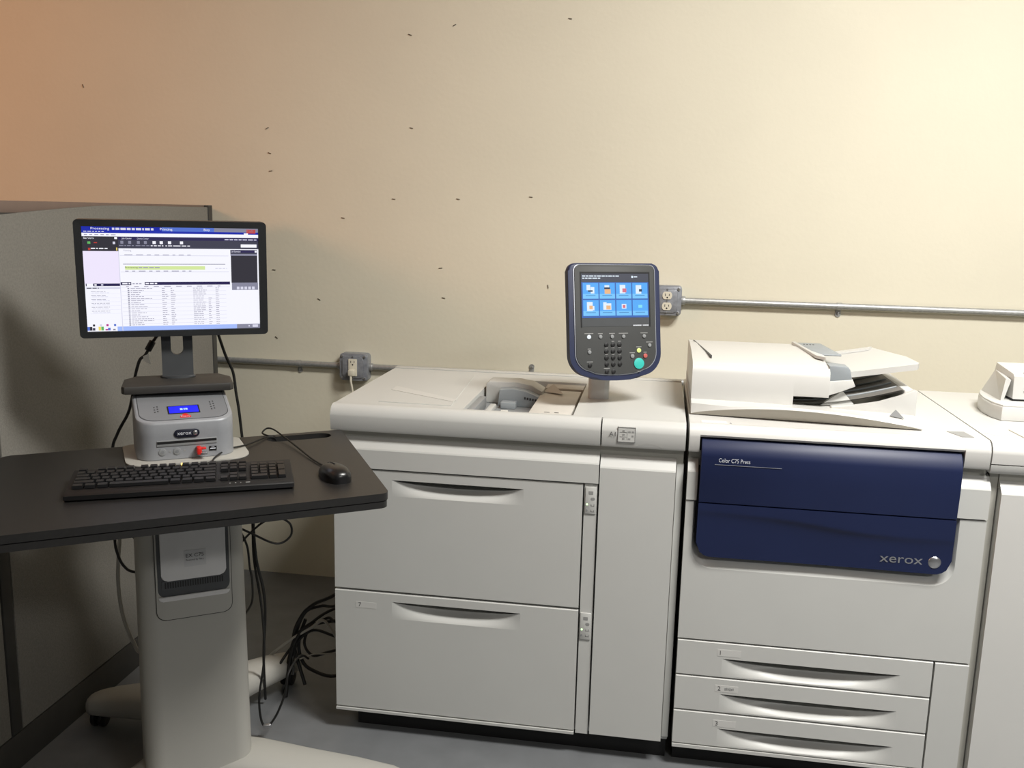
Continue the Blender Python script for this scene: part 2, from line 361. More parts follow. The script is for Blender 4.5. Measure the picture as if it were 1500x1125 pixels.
# ------------------------------------------------------------------ shared machine shapes
YF = 2.365                                          # plane of the machine fronts
ZT = 0.972                                          # flat machine tops
COVER = [(2.386, ZT), (2.379, ZT - 0.001), (2.370, ZT - 0.006), (2.363, ZT - 0.0145), (2.359, ZT - 0.025), (2.3585, 0.942), (2.3615, 0.906), (2.364, 0.901), (2.396, 0.900), (2.396, ZT)]
BAND = lambda z1, z0: [(2.398, z1 + 0.004), (2.386, z1), (YF - 0.001, z1 - 0.026), (YF - 0.003, z1 - 0.030), (YF - 0.003, z0), (2.398, z0)]
def drawer_front(x0, x1, z0, z1, hx0, hx1, ht, hd, hb, depth=0.032, y=YF, th=0.02):
    """front plate with a scooped hand hold: ht lip height, hd lowest point of the dark slot, hb foot of the scoop"""
    m = MB(); c = 0.0025
    m.prism([(y + th, ht), (y, ht), (y, z1 - c), (y + c, z1), (y + th, z1)], 'x', x0, x1)
    m.prism([(y + th, z0), (y + c, z0), (y, z0 + c), (y, hb), (y + th, hb)], 'x', x0, x1)
    m.box(x0, hx0, y, y + th, hb, ht); m.box(hx1, x1, y, y + th, hb, ht)
    nx = 40; xc = (hx0 + hx1) / 2; hw = (hx1 - hx0) / 2
    rows = [0, 0.1, 0.2, 0.32, 0.45, 0.58, 0.7, 0.8, 0.9, 1.0, 1.2, 2.0, 3.0]
    def P(i, r):
        x = hx0 + (hx1 - hx0) * i / nx; u = (x - xc) / hw; e = max(0.0, 1 - u * u)
        D = depth * e ** 1.25; zcv = ht - (ht - hd) * e ** 0.9
        if r <= 1: s = r * r * (3 - 2 * r); return (x, y + D * (0.35 * r + 0.65 * s) if r else y, hb + (zcv - hb) * r)
        if r == 1.2: return (x, y + D + 0.040 * e, zcv - 0.004 * e)
        if r == 2: return (x, y + D + 0.042 * e, ht)
        return (x, y, ht)
    vs = [P(i, r) for r in rows for i in range(nx + 1)]; k = nx + 1
    m.add(vs, [(j * k + i, j * k + i + 1, (j + 1) * k + i + 1, (j + 1) * k + i) for j in range(len(rows) - 1) for i in range(nx)])
    return m
def indicator(parent, x0, x1, z0, z1):
    h = z1 - z0
    p = MB().box(x0, x1, YF - 0.002, YF + 0.004, z0, z1, bev=0.001).build('indicator_panel', 'white', parent)
    xc = (x0 + x1) / 2; y = YF - 0.0024
    MB().box(xc - 0.006, xc + 0.006, y, y + 0.001, z1 - 0.020, z1 - 0.011).build('pictogram', 'inklight', p)
    MB().prism(rrect(xc, xc + 0.011, z1 - 0.036, z1 - 0.028, 0.0035), 'y', y, y + 0.001).build('pictogram', 'inklight', p)
    for k in range(2):
        zz = z1 - 0.052 - 0.016 * k
        m = MB().box(xc + 0.001, xc + 0.010, y, y + 0.001, zz, zz + 0.0018).box(xc + 0.001, xc + 0.0025, y, y + 0.001, zz, zz + 0.006).box(xc + 0.0085, xc + 0.010, y, y + 0.001, zz, zz + 0.006)
        m.build('pictogram', 'inklight', p)
        MB().cyl((xc - 0.0095, y + 0.001, zz + 0.004), (0, -1, 0), 0.0026, 0.0014, n=10).build('lamp', 'ledg' if k == 0 else 'pgrey', p)

# ------------------------------------------------------------------ paper feeder (two big drawers)
FX0, FX1 = -0.862, 0.092
t = thing('paper_feeder', 'off-white high-capacity paper feeder with two large drawers beside the desk', 'paper feeder', (-0.385, 2.7, 0))
FEEDER = t
m = MB().box(FX0 + 0.004, FX1 - 0.002, 2.46, 3.0, 0.06, 0.925).box(FX0 + 0.004, -0.70, 2.40, 2.46, 0.06, 0.925).box(-0.32, FX1 - 0.002, 2.40, 2.46, 0.06, 0.925)
m.box(-0.70, -0.32, 2.40, 2.46, 0.775, 0.925).box(-0.70, -0.32, 2.40, 2.46, 0.42, 0.715).box(-0.70, -0.32, 2.40, 2.46, 0.06, 0.355)
m.build('body', 'white', t)
MB().box(FX0 + 0.05, FX1 - 0.005, 2.412, 2.96, 0.0, 0.0599).build('plinth', 'base', t)
# flat top with the paper tray opening
ox0, ox1, oy0, oy1 = -0.505, -0.205, 2.40, 2.875
m = MB()
m.box(FX0 - 0.004, FX1, 2.395, oy0, 0.93, ZT); m.box(FX0 - 0.004, FX1, oy1, 3.015, 0.93, ZT)
m.box(FX0 - 0.004, ox0, oy0, oy1, 0.93, ZT); m.box(ox1, FX1, oy0, oy1, 0.93, ZT)
m.build('top', 'white', t)
MB().box(FX0 - 0.004, FX1, 2.985, 3.02, ZT, ZT + 0.003, bev=0.001).build('rear_ridge', 'white', t)
MB().prism(COVER, 'x', FX0 - 0.006, -0.1285).build('front_cover', 'white', t)
c2 = MB().prism(COVER, 'x', -0.1245, FX1).build('front_cover', 'white', t)
MB().box(FX0 + 0.006, FX1 - 0.002, 2.39, 2.3995, 0.86, 0.8995).build('groove', 'groove', t)
MB().prism(BAND(0.880, 0.798), 'x', FX0, -0.1285).build('ledge_band', 'white', t, smooth=12)
# finger notch lip above the door
nt_ = MB(); nn = 16
vs = []; 
for i in range(nn + 1):
    u = -1 + 2 * i / nn; x = -0.002 + 0.036 * u; e = 1 - u * u
    vs += [(x, 2.3605, 0.9055 + 0.009 * e), (x, 2.378, 0.898)]
nt_.add(vs, [(2 * i, 2 * i + 2, 2 * i + 3, 2 * i + 1) for i in range(nn)]).build('finger_notch', 'white2', c2)
for z0, z1, ht, hd, hb in ((0.441, 0.793, 0.768, 0.746, 0.722), (0.076, 0.436, 0.411, 0.389, 0.361)):
    hx = (-0.695, -0.328)
    d = drawer_front(FX0, -0.169, z0, z1, hx[0], hx[1], ht, hd, hb).build('drawer', 'white', t, smooth=30)
    if z0 < 0.2:
        MB().box(-0.801, -0.741, YF - 0.0005, YF, 0.386, 0.404).build('number_label', 'white2', d)
        MB().text('7', -0.793, 0.3895, YF - 0.0008, 0.0125).build('lettering', 'ink', d)
        MB().box(FX0, -0.169, YF - 0.003, YF + 0.02, 0.066, 0.0735).build('bottom_trim', 'white', d)
st = MB().prism([(YF + 0.02, 0.070), (YF + 0.001, 0.070), (YF + 0.001, 0.795), (YF + 0.02, 0.795)], 'x', -0.1645, -0.1305).build('side_strip', 'white', t)
indicator(st, -0.1615, -0.1325, 0.713, 0.787); indicator(st, -0.1625, -0.1335, 0.353, 0.43)
dr = MB().prism([(2.398, 0.876), (2.386, 0.872), (YF - 0.002, 0.846), (YF - 0.004, 0.842), (YF - 0.004, 0.074), (2.398, 0.074)], 'x', -0.1255, 0.0715).build('door', 'white', t, smooth=12)
MB().box(0.0735, FX1, 2.386, 2.3995, 0.074, 0.86, bev=0.002).build('door_jamb', 'white', t)
# A1 and the jam diagram
yl = 2.3583
MB().text('A1', -0.1055, 0.931, yl - 0.0012, 0.012).build('lettering', mat('grey_lettering', (96, 96, 96), 0.6, var=0.03), c2)
dg_ = MB()
x0, x1, z0, z1 = -0.083, -0.037, 0.917, 0.957
for a in ((x0, x1, z0, z0 + 0.0016), (x0, x1, z1 - 0.0016, z1), (x0, x0 + 0.0016, z0, z1), (x1 - 0.0016, x1, z0, z1),
          (x0 + 0.005, x0 + 0.023, z0 + 0.026, z0 + 0.0268), (x0 + 0.005, x0 + 0.023, z0 + 0.014, z0 + 0.0148), (x0 + 0.024, x0 + 0.0248, z0 + 0.006, z0 + 0.03),
          (x0 + 0.012, x0 + 0.018, z0 + 0.028, z0 + 0.032), (x0 + 0.012, x0 + 0.018, z0 + 0.018, z0 + 0.022), (x0 + 0.012, x0 + 0.018, z0 + 0.007, z0 + 0.011),
          (x0 + 0.027, x0 + 0.033, z0 + 0.026, z0 + 0.030), (x0 + 0.036, x0 + 0.042, z0 + 0.026, z0 + 0.030), (x0 + 0.036, x0 + 0.041, z0 + 0.015, z0 + 0.019), (x0 + 0.027, x0 + 0.033, z0 + 0.007, z0 + 0.011)):
    dg_.box(a[0], a[1], yl - 0.001, yl + 0.001, a[2], a[3])
lb = MB().box(x0, x1, yl - 0.0004, yl + 0.004, z0, z1).build('diagram_label', 'white', c2)
dg_.build('diagram', 'inklight', c2)
# lid panel on the top and a thin pale strip, a painted reflection
MB().prism([(-0.752, 2.43), (-0.545, 2.425), (-0.575, 2.90), (-0.795, 2.905)], 'z', ZT, ZT + 0.002).build('lid_panel', 'white', t)
MB().prism([(-0.765, 2.60), (-0.55, 2.475), (-0.545, 2.505), (-0.765, 2.66)], 'z', ZT + 0.002, ZT + 0.003).build('reflection_strip', 'white2', t)
# bypass tray inside the opening
tr = MB().box(ox0, ox1, oy0, oy1, 0.926, 0.9302).build('tray_floor', 'pgrey', t)
MB().box(ox0 + 0.002, ox0 + 0.022, oy0 + 0.005, 2.63, 0.9302, 0.964, bev=0.003).build('tray_rail', 'pgrey', tr)
MB().box(ox0 + 0.036, ox0 + 0.054, oy0 + 0.005, 2.62, 0.9302, 0.945, bev=0.003).build('tray_rail', 'white', tr)
MB().box(ox0 + 0.075, ox0 + 0.095, 2.44, 2.58, 0.9302, 0.936, bev=0.001).build('tray_label', 'paperlabel', tr)
# side guide: a low upright wall with a rounded white rim
g = MB().prism([(-0.498, 0.9302), (-0.498, 0.988), (-0.488, 0.996), (-0.40, 0.996), (-0.36, 0.990), (-0.326, 0.972), (-0.326, 0.9302)], 'y', 2.70, 2.78, bev=0.004)
g = g.build('side_guide', 'white', t)
gp = MB().prism([(-0.455, 0.9302), (-0.450, 0.980), (-0.41, 0.984), (-0.37, 0.978), (-0.331, 0.962), (-0.331, 0.9302)], 'y', 2.66, 2.70, bev=0.003).build('guide_face', 'bluegrey', g)
MB().box(-0.44, -0.395, 2.62, 2.66, 0.9302, 0.950, bev=0.003).build('guide_grip', 'bluegrey', g)
gm = MB()
for k in range(5): gm.box(-0.375 + 0.008 * k, -0.370 + 0.008 * k, 2.6588, 2.6598, 0.954 - 0.001 * k, 0.961 - 0.0012 * k)
gm.build('size_marks', 'ink', g)
MB().box(-0.332, -0.215, oy0 + 0.004, 2.78, 0.9302, 0.963, bev=0.002).build('tray_plate', 'taupe', t)
pl_ = MB()
pl_.box(-0.29, -0.275, 2.455, 2.460, 0.963, 0.9636).box(-0.262, -0.25, 2.455, 2.460, 0.963, 0.9636).box(-0.285, -0.268, 2.415, 2.422, 0.963, 0.9636)
pl_.build('plate_clips', 'ink', t)
MB().add([(-0.33, 2.74, 0.964), (-0.262, 2.70, 0.968), (-0.30, 2.775, 0.984), (-0.325, 2.768, 0.964), (-0.268, 2.728, 0.966)], [(0, 1, 2), (0, 2, 3), (1, 4, 2), (3, 2, 4)]).build('torn_flap', 'taupe', t)
MB().box(-0.33, -0.21, 2.80, 2.874, 0.94, 0.966, bev=0.003).build('pickup_cover', 'taupe', t)

# ------------------------------------------------------------------ touch screen console on its post
CF = Matrix.Translation((-0.1145, 2.58, 1.2431)) @ Matrix.Rotation(0.4543, 4, 'Z') @ Matrix.Rotation(-0.1689, 4, 'X')
t = thing('control_console', 'navy and grey touch screen console on a short white post', 'control panel', (-0.145, 2.66, ZT))
MB().prism(rrect(-0.185, -0.125, 2.635, 2.69, 0.014), 'z', ZT, 1.16).build('post', 'white', t)
MB(CF).box(-0.05, 0.05, 0.03, 0.075, -0.13, 0.02, bev=0.01).build('bracket', 'white', t)
hw = 0.1375
def body_outline(d, zb=-0.201):
    # straight sides, small radius on top, large radius below and a slightly bowed bottom edge
    r1, r2 = 0.022 - d * 0.4, 0.062 - d * 0.8; out = []
    x0, x1, z1 = -hw + d, hw - d, 0.126 - d * 0.3
    for i in range(7):
        a = R(90 * i / 6); out.append((x1 - r1 + r1 * math.cos(a), z1 - r1 + r1 * math.sin(a)))
    for i in range(7):
        a = R(90 + 90 * i / 6); out.append((x0 + r1 + r1 * math.cos(a), z1 - r1 + r1 * math.sin(a)))
    zc = zb + d + 0.012
    for i in range(9):
        a = R(180 + 78 * i / 8); out.append((x0 + r2 + r2 * math.cos(a), zc + r2 + r2 * math.sin(a)))
    for i in range(1, 8):
        u = -1 + 2 * i / 8; out.append((u * (x1 - r2 + 0.01), zb + d + 0.008 * abs(u) ** 2))
    for i in range(9):
        a = R(282 + 78 * i / 8); out.append((x1 - r2 + r2 * math.cos(a), zc + r2 + r2 * math.sin(a)))
    return out
MB(CF).prism(body_outline(0), 'y', 0.0, 0.024, bev=0.006, seg=3).build('housing', 'navy2', t)
MB(CF).prism(body_outline(0.0148), 'y', -0.0025, 0.0, bev=0.0006).build('silver_line', 'silverline', t)
fc = MB(CF).prism(body_outline(0.0175), 'y', -0.005, -0.0025, bev=0.001).build('face_panel', 'face', t)
UE = [emis('console_bg', (66, 110, 190), 0.9), emis('console_bar', (84, 86, 98), 0.8), emis('console_tile', (86, 170, 246), 1.0), emis('console_tile_low', (120, 196, 250), 1.0), emis('console_white', (225, 238, 252), 1.0),
      emis('console_orange', (244, 190, 140), 0.9), emis('console_red', (222, 120, 140), 0.9), emis('console_dark', (60, 74, 104), 0.6), emis('console_cyan', (130, 220, 240), 1.0), emis('console_text', (60, 120, 190), 0.9)]
sc = MB(CF); y = -0.0056
sx0, sx1, sz0, sz1 = -0.101, 0.101, -0.026, 0.0965
def lay(mb, i, a, b, c, d, yy): mb.cur = i; mb.quad(a, b, c, d, yy)
lay(sc, 0, sx0, sx1, sz0, sz1, y); lay(sc, 1, sx0, sx1, sz1 - 0.024, sz1, y - 0.0002)
for k in range(2):                                   # blurred status lines as dashes
    xx = sx0 + 0.003; 
    while xx < sx0 + (0.105 if k == 0 else 0.056):
        w = random.uniform(0.006, 0.016); lay(sc, 4, xx, xx + w, sz1 - 0.0085 - 0.006 * k, sz1 - 0.0055 - 0.006 * k, y - 0.0004); xx += w + 0.002
lay(sc, 4, sx0 + 0.150, sx0 + 0.155, sz1 - 0.012, sz1 - 0.006, y - 0.0004); lay(sc, 4, sx0 + 0.157, sx0 + 0.168, sz1 - 0.0105, sz1 - 0.0075, y - 0.0004)
tw, thh = 0.0460, 0.0435
for r in range(2):
    for c in range(4):
        a = sx0 + 0.004 + c * 0.0495; b = sz1 - 0.026 - r * 0.0472 - thh
        lay(sc, 2, a, a + tw, b, b + thh, y - 0.0002); lay(sc, 3, a, a + tw, b, b + thh * 0.3, y - 0.0003)
        cx, cz = a + tw / 2, b + thh * 0.58; q = y - 0.0005
        if (r, c) == (0, 0): lay(sc, 4, cx - 0.012, cx - 0.001, cz - 0.002, cz + 0.013, q); lay(sc, 4, cx, cx + 0.011, cz - 0.011, cz + 0.007, q); lay(sc, 7, cx - 0.008, cx + 0.006, cz - 0.006, cz - 0.002, q - 0.0001)
        if (r, c) == (0, 1): lay(sc, 4, cx - 0.008, cx + 0.006, cz, cz + 0.012, q); lay(sc, 7, cx - 0.009, cx + 0.008, cz + 0.001, cz + 0.006, q - 0.0001); lay(sc, 5, cx - 0.008, cx + 0.010, cz - 0.012, cz + 0.001, q - 0.0001)
        if (r, c) == (0, 2): lay(sc, 4, cx - 0.012, cx + 0.005, cz - 0.011, cz + 0.013, q); lay(sc, 6, cx - 0.004, cx + 0.008, cz - 0.008, cz + 0.003, q - 0.0001)
        if (r, c) == (0, 3): lay(sc, 4, cx - 0.013, cx + 0.004, cz - 0.012, cz + 0.012, q); lay(sc, 7, cx - 0.003, cx + 0.006, cz - 0.006, cz + 0.001, q - 0.0001)
        if (r, c) == (1, 0): lay(sc, 4, cx - 0.012, cx + 0.005, cz - 0.012, cz + 0.013, q); lay(sc, 4, cx, cx + 0.010, cz - 0.010, cz + 0.002, q); lay(sc, 5, cx - 0.005, cx + 0.005, cz - 0.007, cz + 0.003, q - 0.0001)
        if (r, c) == (1, 1): lay(sc, 4, cx - 0.013, cx + 0.011, cz - 0.009, cz + 0.009, q); lay(sc, 4, cx - 0.013, cx - 0.003, cz + 0.009, cz + 0.012, q); lay(sc, 5, cx - 0.004, cx + 0.009, cz - 0.008, cz + 0.003, q - 0.0001)
        if (r, c) == (1, 2): lay(sc, 4, cx - 0.007, cx + 0.007, cz - 0.006, cz + 0.007, q); lay(sc, 6, cx - 0.004, cx + 0.004, cz - 0.004, cz + 0.004, q - 0.0001)
        if (r, c) == (1, 3): lay(sc, 8, cx - 0.006, cx + 0.006, cz - 0.004, cz + 0.004, q)
        lay(sc, 9, cx - 0.015, cx + 0.014, b + 0.008, b + 0.0095, q)
sc.build('touch_screen', UE, fc, smooth=0, recalc=False)
MB(CF).box(sx0 - 0.004, sx1 + 0.004, -0.0058, -0.005, sz1 + 0.0005, sz1 + 0.005).box(sx0 - 0.004, sx0 - 0.0005, -0.0058, -0.005, sz0 - 0.026, sz1 + 0.0005).box(sx1 + 0.0005, sx1 + 0.004, -0.0058, -0.005, sz0 - 0.026, sz1 + 0.0005).build('screen_surround', 'black', fc)
MB(CF).box(sx0, sx1, -0.0056, -0.005, sz0 - 0.024, sz0 - 0.0005).build('glass_strip', 'mongrey', fc)
nm = MB(CF)
for k, w in enumerate((0.003, 0.0025, 0.003, 0.003, 0.003, 0.003, 0.003, 0.0, 0.0025, 0.003, 0.0025, 0.003, 0.003)):
    if w: nm.box(0.052 + 0.0036 * k, 0.052 + 0.0036 * k + w, -0.0062, -0.0056, sz0 - 0.0235, sz0 - 0.0205)
nm.build('printed_name', 'lightink', fc)
def px2c(px, py):                                    # button positions measured on the face panel, in mm steps
    return (px - 757) * 0.000196, -0.0778 - (py - 240) * 0.000188
def button(px, py, r, m, dark_ring=True, cap=None):
    x, z = px2c(px, py)
    b = MB(CF).cyl((x, -0.005, z), (0, -1, 0), r, 0.003, n=20, bev=0.0008).build('button', m, fc)
    if cap:
        MB(CF).box(x - cap / 2, x + cap / 2, -0.0056, -0.005, z + r + 0.0025, z + r + 0.0045).build('button_caption', 'inklight', fc)
BW, BG = emis('button_lit_white', (240, 245, 250), 1.0), 'pgrey'
button(338, 243, 0.0058, BW, cap=0.026)
for bxp, cw in ((512, 0.014), (690, 0.017), (866, 0.028), (1186, 0.022)): button(bxp, 243, 0.0052, BG, cap=cw)
button(1268, 380, 0.0052, BG, cap=0.020); button(340, 466, 0.0052, BG, cap=0.010); button(343, 660, 0.006, 'black', cap=0.018)
for r_ in range(4):
    for c_ in range(3): button(598 + 101 * c_, 365 + 96 * r_, 0.0062, 'black', cap=None if r_ == 0 and c_ == 0 else 0.008 if r_ < 3 else None)
button(598, 762, 0.006, 'black', cap=0.018); button(700, 762, 0.006, 'black')
button(1100, 455, 0.0064, emis('button_lit_yellow', (236, 244, 150), 1.0), cap=0.016)
button(996, 538, 0.0058, BG, cap=0.016); button(1197, 537, 0.0062, mat('button_red', (190, 96, 90), 0.4, var=0.03), cap=0.010)
button(1095, 650, 0.0155, mat('button_teal', (60, 190, 178), 0.4, var=0.03))
x_, z_ = px2c(1095, 768); MB(CF).box(x_ - 0.005, x_ + 0.005, -0.0056, -0.005, z_ - 0.001, z_ + 0.001).build('button_caption', 'inklight', fc)

# ------------------------------------------------------------------ printing press
PX0, PX1 = 0.101, 0.843
t = thing('printing_press', 'wide white digital printing press with navy front doors and three trays', 'printer', (0.47, 2.7, 0))
PRESS = t
m = MB().box(PX0 + 0.002, PX1 - 0.002, 2.46, 3.04, 0.06, 0.925).box(PX0 + 0.002, PX1 - 0.002, 2.40, 2.46, 0.38, 0.925)
m.box(PX0 + 0.002, 0.215, 2.40, 2.46, 0.06, 0.38).box(0.685, PX1 - 0.002, 2.40, 2.46, 0.06, 0.38).build('body', 'white', t)
MB().box(PX0 + 0.005, PX1 - 0.005, 2.412, 3.0, 0.0, 0.0599).build('plinth', 'base', t)
MB().box(PX0, 0.832, 2.395, 3.055, 0.926, ZT).build('top', 'white2', t)
m = MB().prism(COVER, 'x', PX0, 0.128).prism(COVER, 'x', 0.7725, 0.832)
MID = [(2.386, ZT), (2.379, ZT - 0.001), (2.370, ZT - 0.006), (2.363, ZT - 0.0145), (2.360, 0.948), (2.363, 0.9425), (2.396, 0.942), (2.396, ZT)]
m.prism(MID, 'x', 0.128, 0.7725)
m.build('front_cover', 'white2', t)
MB().box(PX0 + 0.002, 0.834, 2.39, 2.3995, 0.86, 0.8995).build('groove', 'groove', t)
MB().prism(BAND(0.878, 0.772), 'x', PX0 + 0.001, 0.1285).build('ledge_band', 'white', t, smooth=12)
MB().prism(BAND(0.878, 0.772), 'x', 0.7705, PX1).build('ledge_band', 'white', t, smooth=12)
# big lower panel with the notch that takes the blue lower door
def notch(x0, x1, zb, zt, r, n=8):
    out = [(x0, zt)]
    for i in range(n + 1):
        a = R(180 + 90 * i / n); out.append((x0 + r + r * math.cos(a), zb + r + r * math.sin(a)))
    for i in range(n + 1):
        a = R(270 + 90 * i / n); out.append((x1 - r + r * math.cos(a), zb + r + r * math.sin(a)))
    out.append((x1, zt)); return out
zt_ = 0.7675
no = notch(0.122, 0.780, 0.586, zt_, 0.055); ni = notch(0.130, 0.770, 0.620, zt_, 0.04)
m = MB().prism([(PX0 + 0.001, 0.384), (PX1, 0.384), (PX1, zt_)] + no[::-1] + [(PX0 + 0.001, zt_)], 'y', YF, YF + 0.022)
k = len(no); mid = [((a[0] + b[0]) / 2, (a[1] + b[1]) / 2) for a, b in zip(no, ni)]
m.add([(p[0], YF, p[1]) for p in no] + [(p[0], YF + 0.007, p[1]) for p in mid] + [(p[0], YF + 0.026, p[1]) for p in ni], [(a * k + i, a * k + i + 1, (a + 1) * k + i + 1, (a + 1) * k + i) for a in (0, 1) for i in range(k - 1)])
m.build('main_panel', 'white', t)
MB().prism(rrect(0.1305, 0.7695, 0.617, 0.941, [0.042, 0.042, 0.003, 0.003]), 'y', 2.392, 2.3985).build('door_shadow_gap', 'black', t)
# blue doors
bd0, bd1 = 0.1335, 0.7665
up = MB().prism([(2.392, 0.7715), (2.349, 0.7715), (2.347, 0.773), (2.344, 0.84), (2.343, 0.895), (2.345, 0.906), (2.351, 0.918), (2.359, 0.930), (2.368, 0.9375), (2.392, 0.9375)], 'x', bd0, bd1, bev=0.0015)
up = up.build('upper_door', 'navy', t)
MB().text('Color C75 Press', 0.1775, 0.883, 2.3422, 0.0105, width=0.0785).build('lettering', 'lightink', up)
MB().box(0.168, 0.335, 2.3422, 2.3432, 0.8755, 0.8764).build('underline', 'silverline', up)
lo = MB(); nu, nv = 60, 28; rc = 0.038
def lowpt(u, v):
    x = bd0 + (bd1 - bd0) * u; z = 0.6235 + (0.7690 - 0.6235) * v
    # swoosh: a shallow crease running from upper left to right
    zs = 0.748 - 0.034 / (1 + math.exp(-(u - 0.52) * 9)) - 0.004 * math.sin(u * math.pi)
    dz = z - zs; y = 2.3475
    if dz < 0: y += 0.007 * (1 - math.exp(dz / 0.012)) * (0.35 + 0.65 * math.exp(-((u - 0.5) / 0.35) ** 2))
    # rounded lower corners
    for cx, sg in ((bd0 + rc, -1), (bd1 - rc, 1)):
        if (x - cx) * sg > 0 and z < 0.6235 + rc:
            zb = 0.6235 + rc - math.sqrt(max(0, rc * rc - (x - cx) ** 2)); z = zb + (z - 0.6235) / rc * (0.6235 + rc - zb)
    return (x, y, z)
lo.grid(lowpt, nu, nv)
ed = [lowpt(0, 1 - j / nv) for j in range(nv + 1)] + [lowpt(i / nu, 0) for i in range(1, nu + 1)] + [lowpt(1, j / nv) for j in range(1, nv + 1)] + [lowpt(1 - i / nu, 1) for i in range(1, nu)]
kk = len(ed); lo.add(ed + [(p[0], 2.392, p[2]) for p in ed], [(i, (i + 1) % kk, (i + 1) % kk + kk, i + kk) for i in range(kk)])
lo = lo.build('lower_door', 'navy', t, smooth=40)
MB().text('xerox', 0.594, 0.6465, 2.3512, 0.0235, width=0.104).build('lettering', 'chrome', lo)
MB().sphere((0.7265, 2.3525, 0.6545), 0.0165, (1, 0.35, 1)).build('emblem', 'chrome', lo)
# three trays and the column beside them
for n_, (z0, z1) in enumerate(((0.2785, 0.379), (0.1755, 0.2755), (0.0735, 0.1725))):
    d = drawer_front(PX0 + 0.002, 0.7555, z0, z1, 0.222, 0.678, z0 + 0.055, z0 + 0.027, z0 + 0.006, depth=0.034).build('drawer', 'white', t, smooth=30)
    MB().box(0.209, 0.270, YF - 0.0005, YF, z1 - 0.038, z1 - 0.019).build('number_label', 'white2', d)
    MB().text(str(n_ + 1), 0.2155, z1 - 0.0345, YF - 0.0008, 0.0125).build('lettering', 'ink', d)
    if n_ == 1:
        m = MB()
        for q in range(6): m.box(0.234 + 0.0042 * q, 0.2372 + 0.0042 * q, YF - 0.0009, YF - 0.0006, z1 - 0.0325 + 0.0008 * (q % 3), z1 - 0.0255 + 0.0011 * (q % 2))
        m.build('handwriting', 'inklight', d)
MB().box(PX0 + 0.002, 0.7555, YF - 0.002, YF + 0.02, 0.0625, 0.0715).build('bottom_trim', 'white', t)
MB().prism([(YF + 0.02, 0.063), (YF, 0.063), (YF, 0.376), (YF + 0.003, 0.379), (YF + 0.02, 0.379)], 'x', 0.7605, PX1).build('column_panel', 'white', t)
MB().box(0.131, 0.196, 2.400, 2.424, ZT, ZT + 0.0012).build('top_label', 'paperlabel', t)
MB().prism([(0.203, 2.402), (0.209, 2.402), (0.206, 2.416)], 'z', ZT, ZT + 0.0008).build('arrow_mark', 'inklight', t)
MB().prism([(0.752, 2.455), (0.795, 2.46), (0.802, 2.40), (0.772, 2.398)], 'z', ZT, ZT + 0.0012).build('top_sticker', 'inklight', t)

# ------------------------------------------------------------------ document feeder on the press
t = thing('document_feeder', 'white document feeder with open paper trays on top of the press', 'document feeder', (0.40, 2.75, ZT))
DOC = t
# platen cover: arched lower lip, thin slab
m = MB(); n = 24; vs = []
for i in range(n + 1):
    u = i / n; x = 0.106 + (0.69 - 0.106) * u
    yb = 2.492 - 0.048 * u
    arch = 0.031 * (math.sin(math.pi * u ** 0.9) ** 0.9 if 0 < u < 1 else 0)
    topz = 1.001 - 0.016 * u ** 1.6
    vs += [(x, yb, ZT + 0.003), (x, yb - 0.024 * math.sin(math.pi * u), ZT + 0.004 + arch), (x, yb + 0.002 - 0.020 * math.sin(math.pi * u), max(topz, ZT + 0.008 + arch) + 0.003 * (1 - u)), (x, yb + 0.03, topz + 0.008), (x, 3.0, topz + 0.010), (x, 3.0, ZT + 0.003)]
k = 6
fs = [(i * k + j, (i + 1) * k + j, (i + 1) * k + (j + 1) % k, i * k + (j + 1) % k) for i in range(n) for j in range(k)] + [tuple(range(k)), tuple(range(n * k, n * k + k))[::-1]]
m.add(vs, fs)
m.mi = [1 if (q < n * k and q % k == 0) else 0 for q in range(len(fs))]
m.build('platen_cover', ['white2', mat('lid_underside_shade', (170, 165, 154), 0.6, var=0.03)], t, smooth=25)  # second material paints the shade under the lip as a darker beige
MB().box(0.11, 0.68, 2.51, 2.99, ZT, ZT + 0.0035).build('platen_seal', 'dkgrey', t)
# main housing
def adf(z0):
    return [(2.53, z0), (2.527, 1.04), (2.530, 1.082), (2.535, 1.096), (2.546, 1.106), (2.565, 1.110), (2.70, 1.118), (2.86, 1.121), (2.97, 1.114), (2.985, 1.10), (2.985, z0)]
m = MB().prism(adf(1.004), 'x', 0.106, 0.376).prism(adf(1.030), 'x', 0.376, 0.468)
hs = m.build('housing', 'white2', t)
MB().prism([(0.119, 2.915), (0.1215, 2.915), (0.1595, 2.60), (0.157, 2.60)], 'z', 1.110, 1.1212).build('cover_seam', 'dkgrey', hs)
MB().prism([(0.430, 2.96), (0.4335, 2.96), (0.4385, 2.90), (0.435, 2.90)], 'z', 1.110, 1.1214).build('cover_seam', 'dkgrey', hs)
# release latch: grey grip with white lip
lt = MB().prism([(0.467, 1.070), (0.467, 1.114), (0.480, 1.116), (0.515, 1.113), (0.521, 1.106), (0.5275, 1.080)], 'y', 2.545, 2.60, bev=0.003).build('latch_grip', 'bluegrey', t)
MB().prism([(0.455, 1.028), (0.467, 1.0725), (0.529, 1.080), (0.537, 1.062), (0.500, 1.046)], 'y', 2.542, 2.62, bev=0.003).build('latch_lip', 'white2', t)
MB().prism([(0.447, 2.70), (0.43, 2.93), (0.505, 2.93), (0.525, 2.70)], 'z', 1.119, 1.125, bev=0.003).build('paper_guide', 'bluegrey', t)
MB().prism([(0.430, 2.94), (0.418, 2.93), (0.447, 2.65), (0.468, 2.62), (0.47, 2.66), (0.445, 2.74)], 'z', 1.118, 1.127, bev=0.002).build('cover_lip', 'white2', t)
g2 = MB()
for q in range(4): g2.box(0.447 + 0.009 * q, 0.4515 + 0.009 * q, 2.885, 2.895, 1.125, 1.1256)
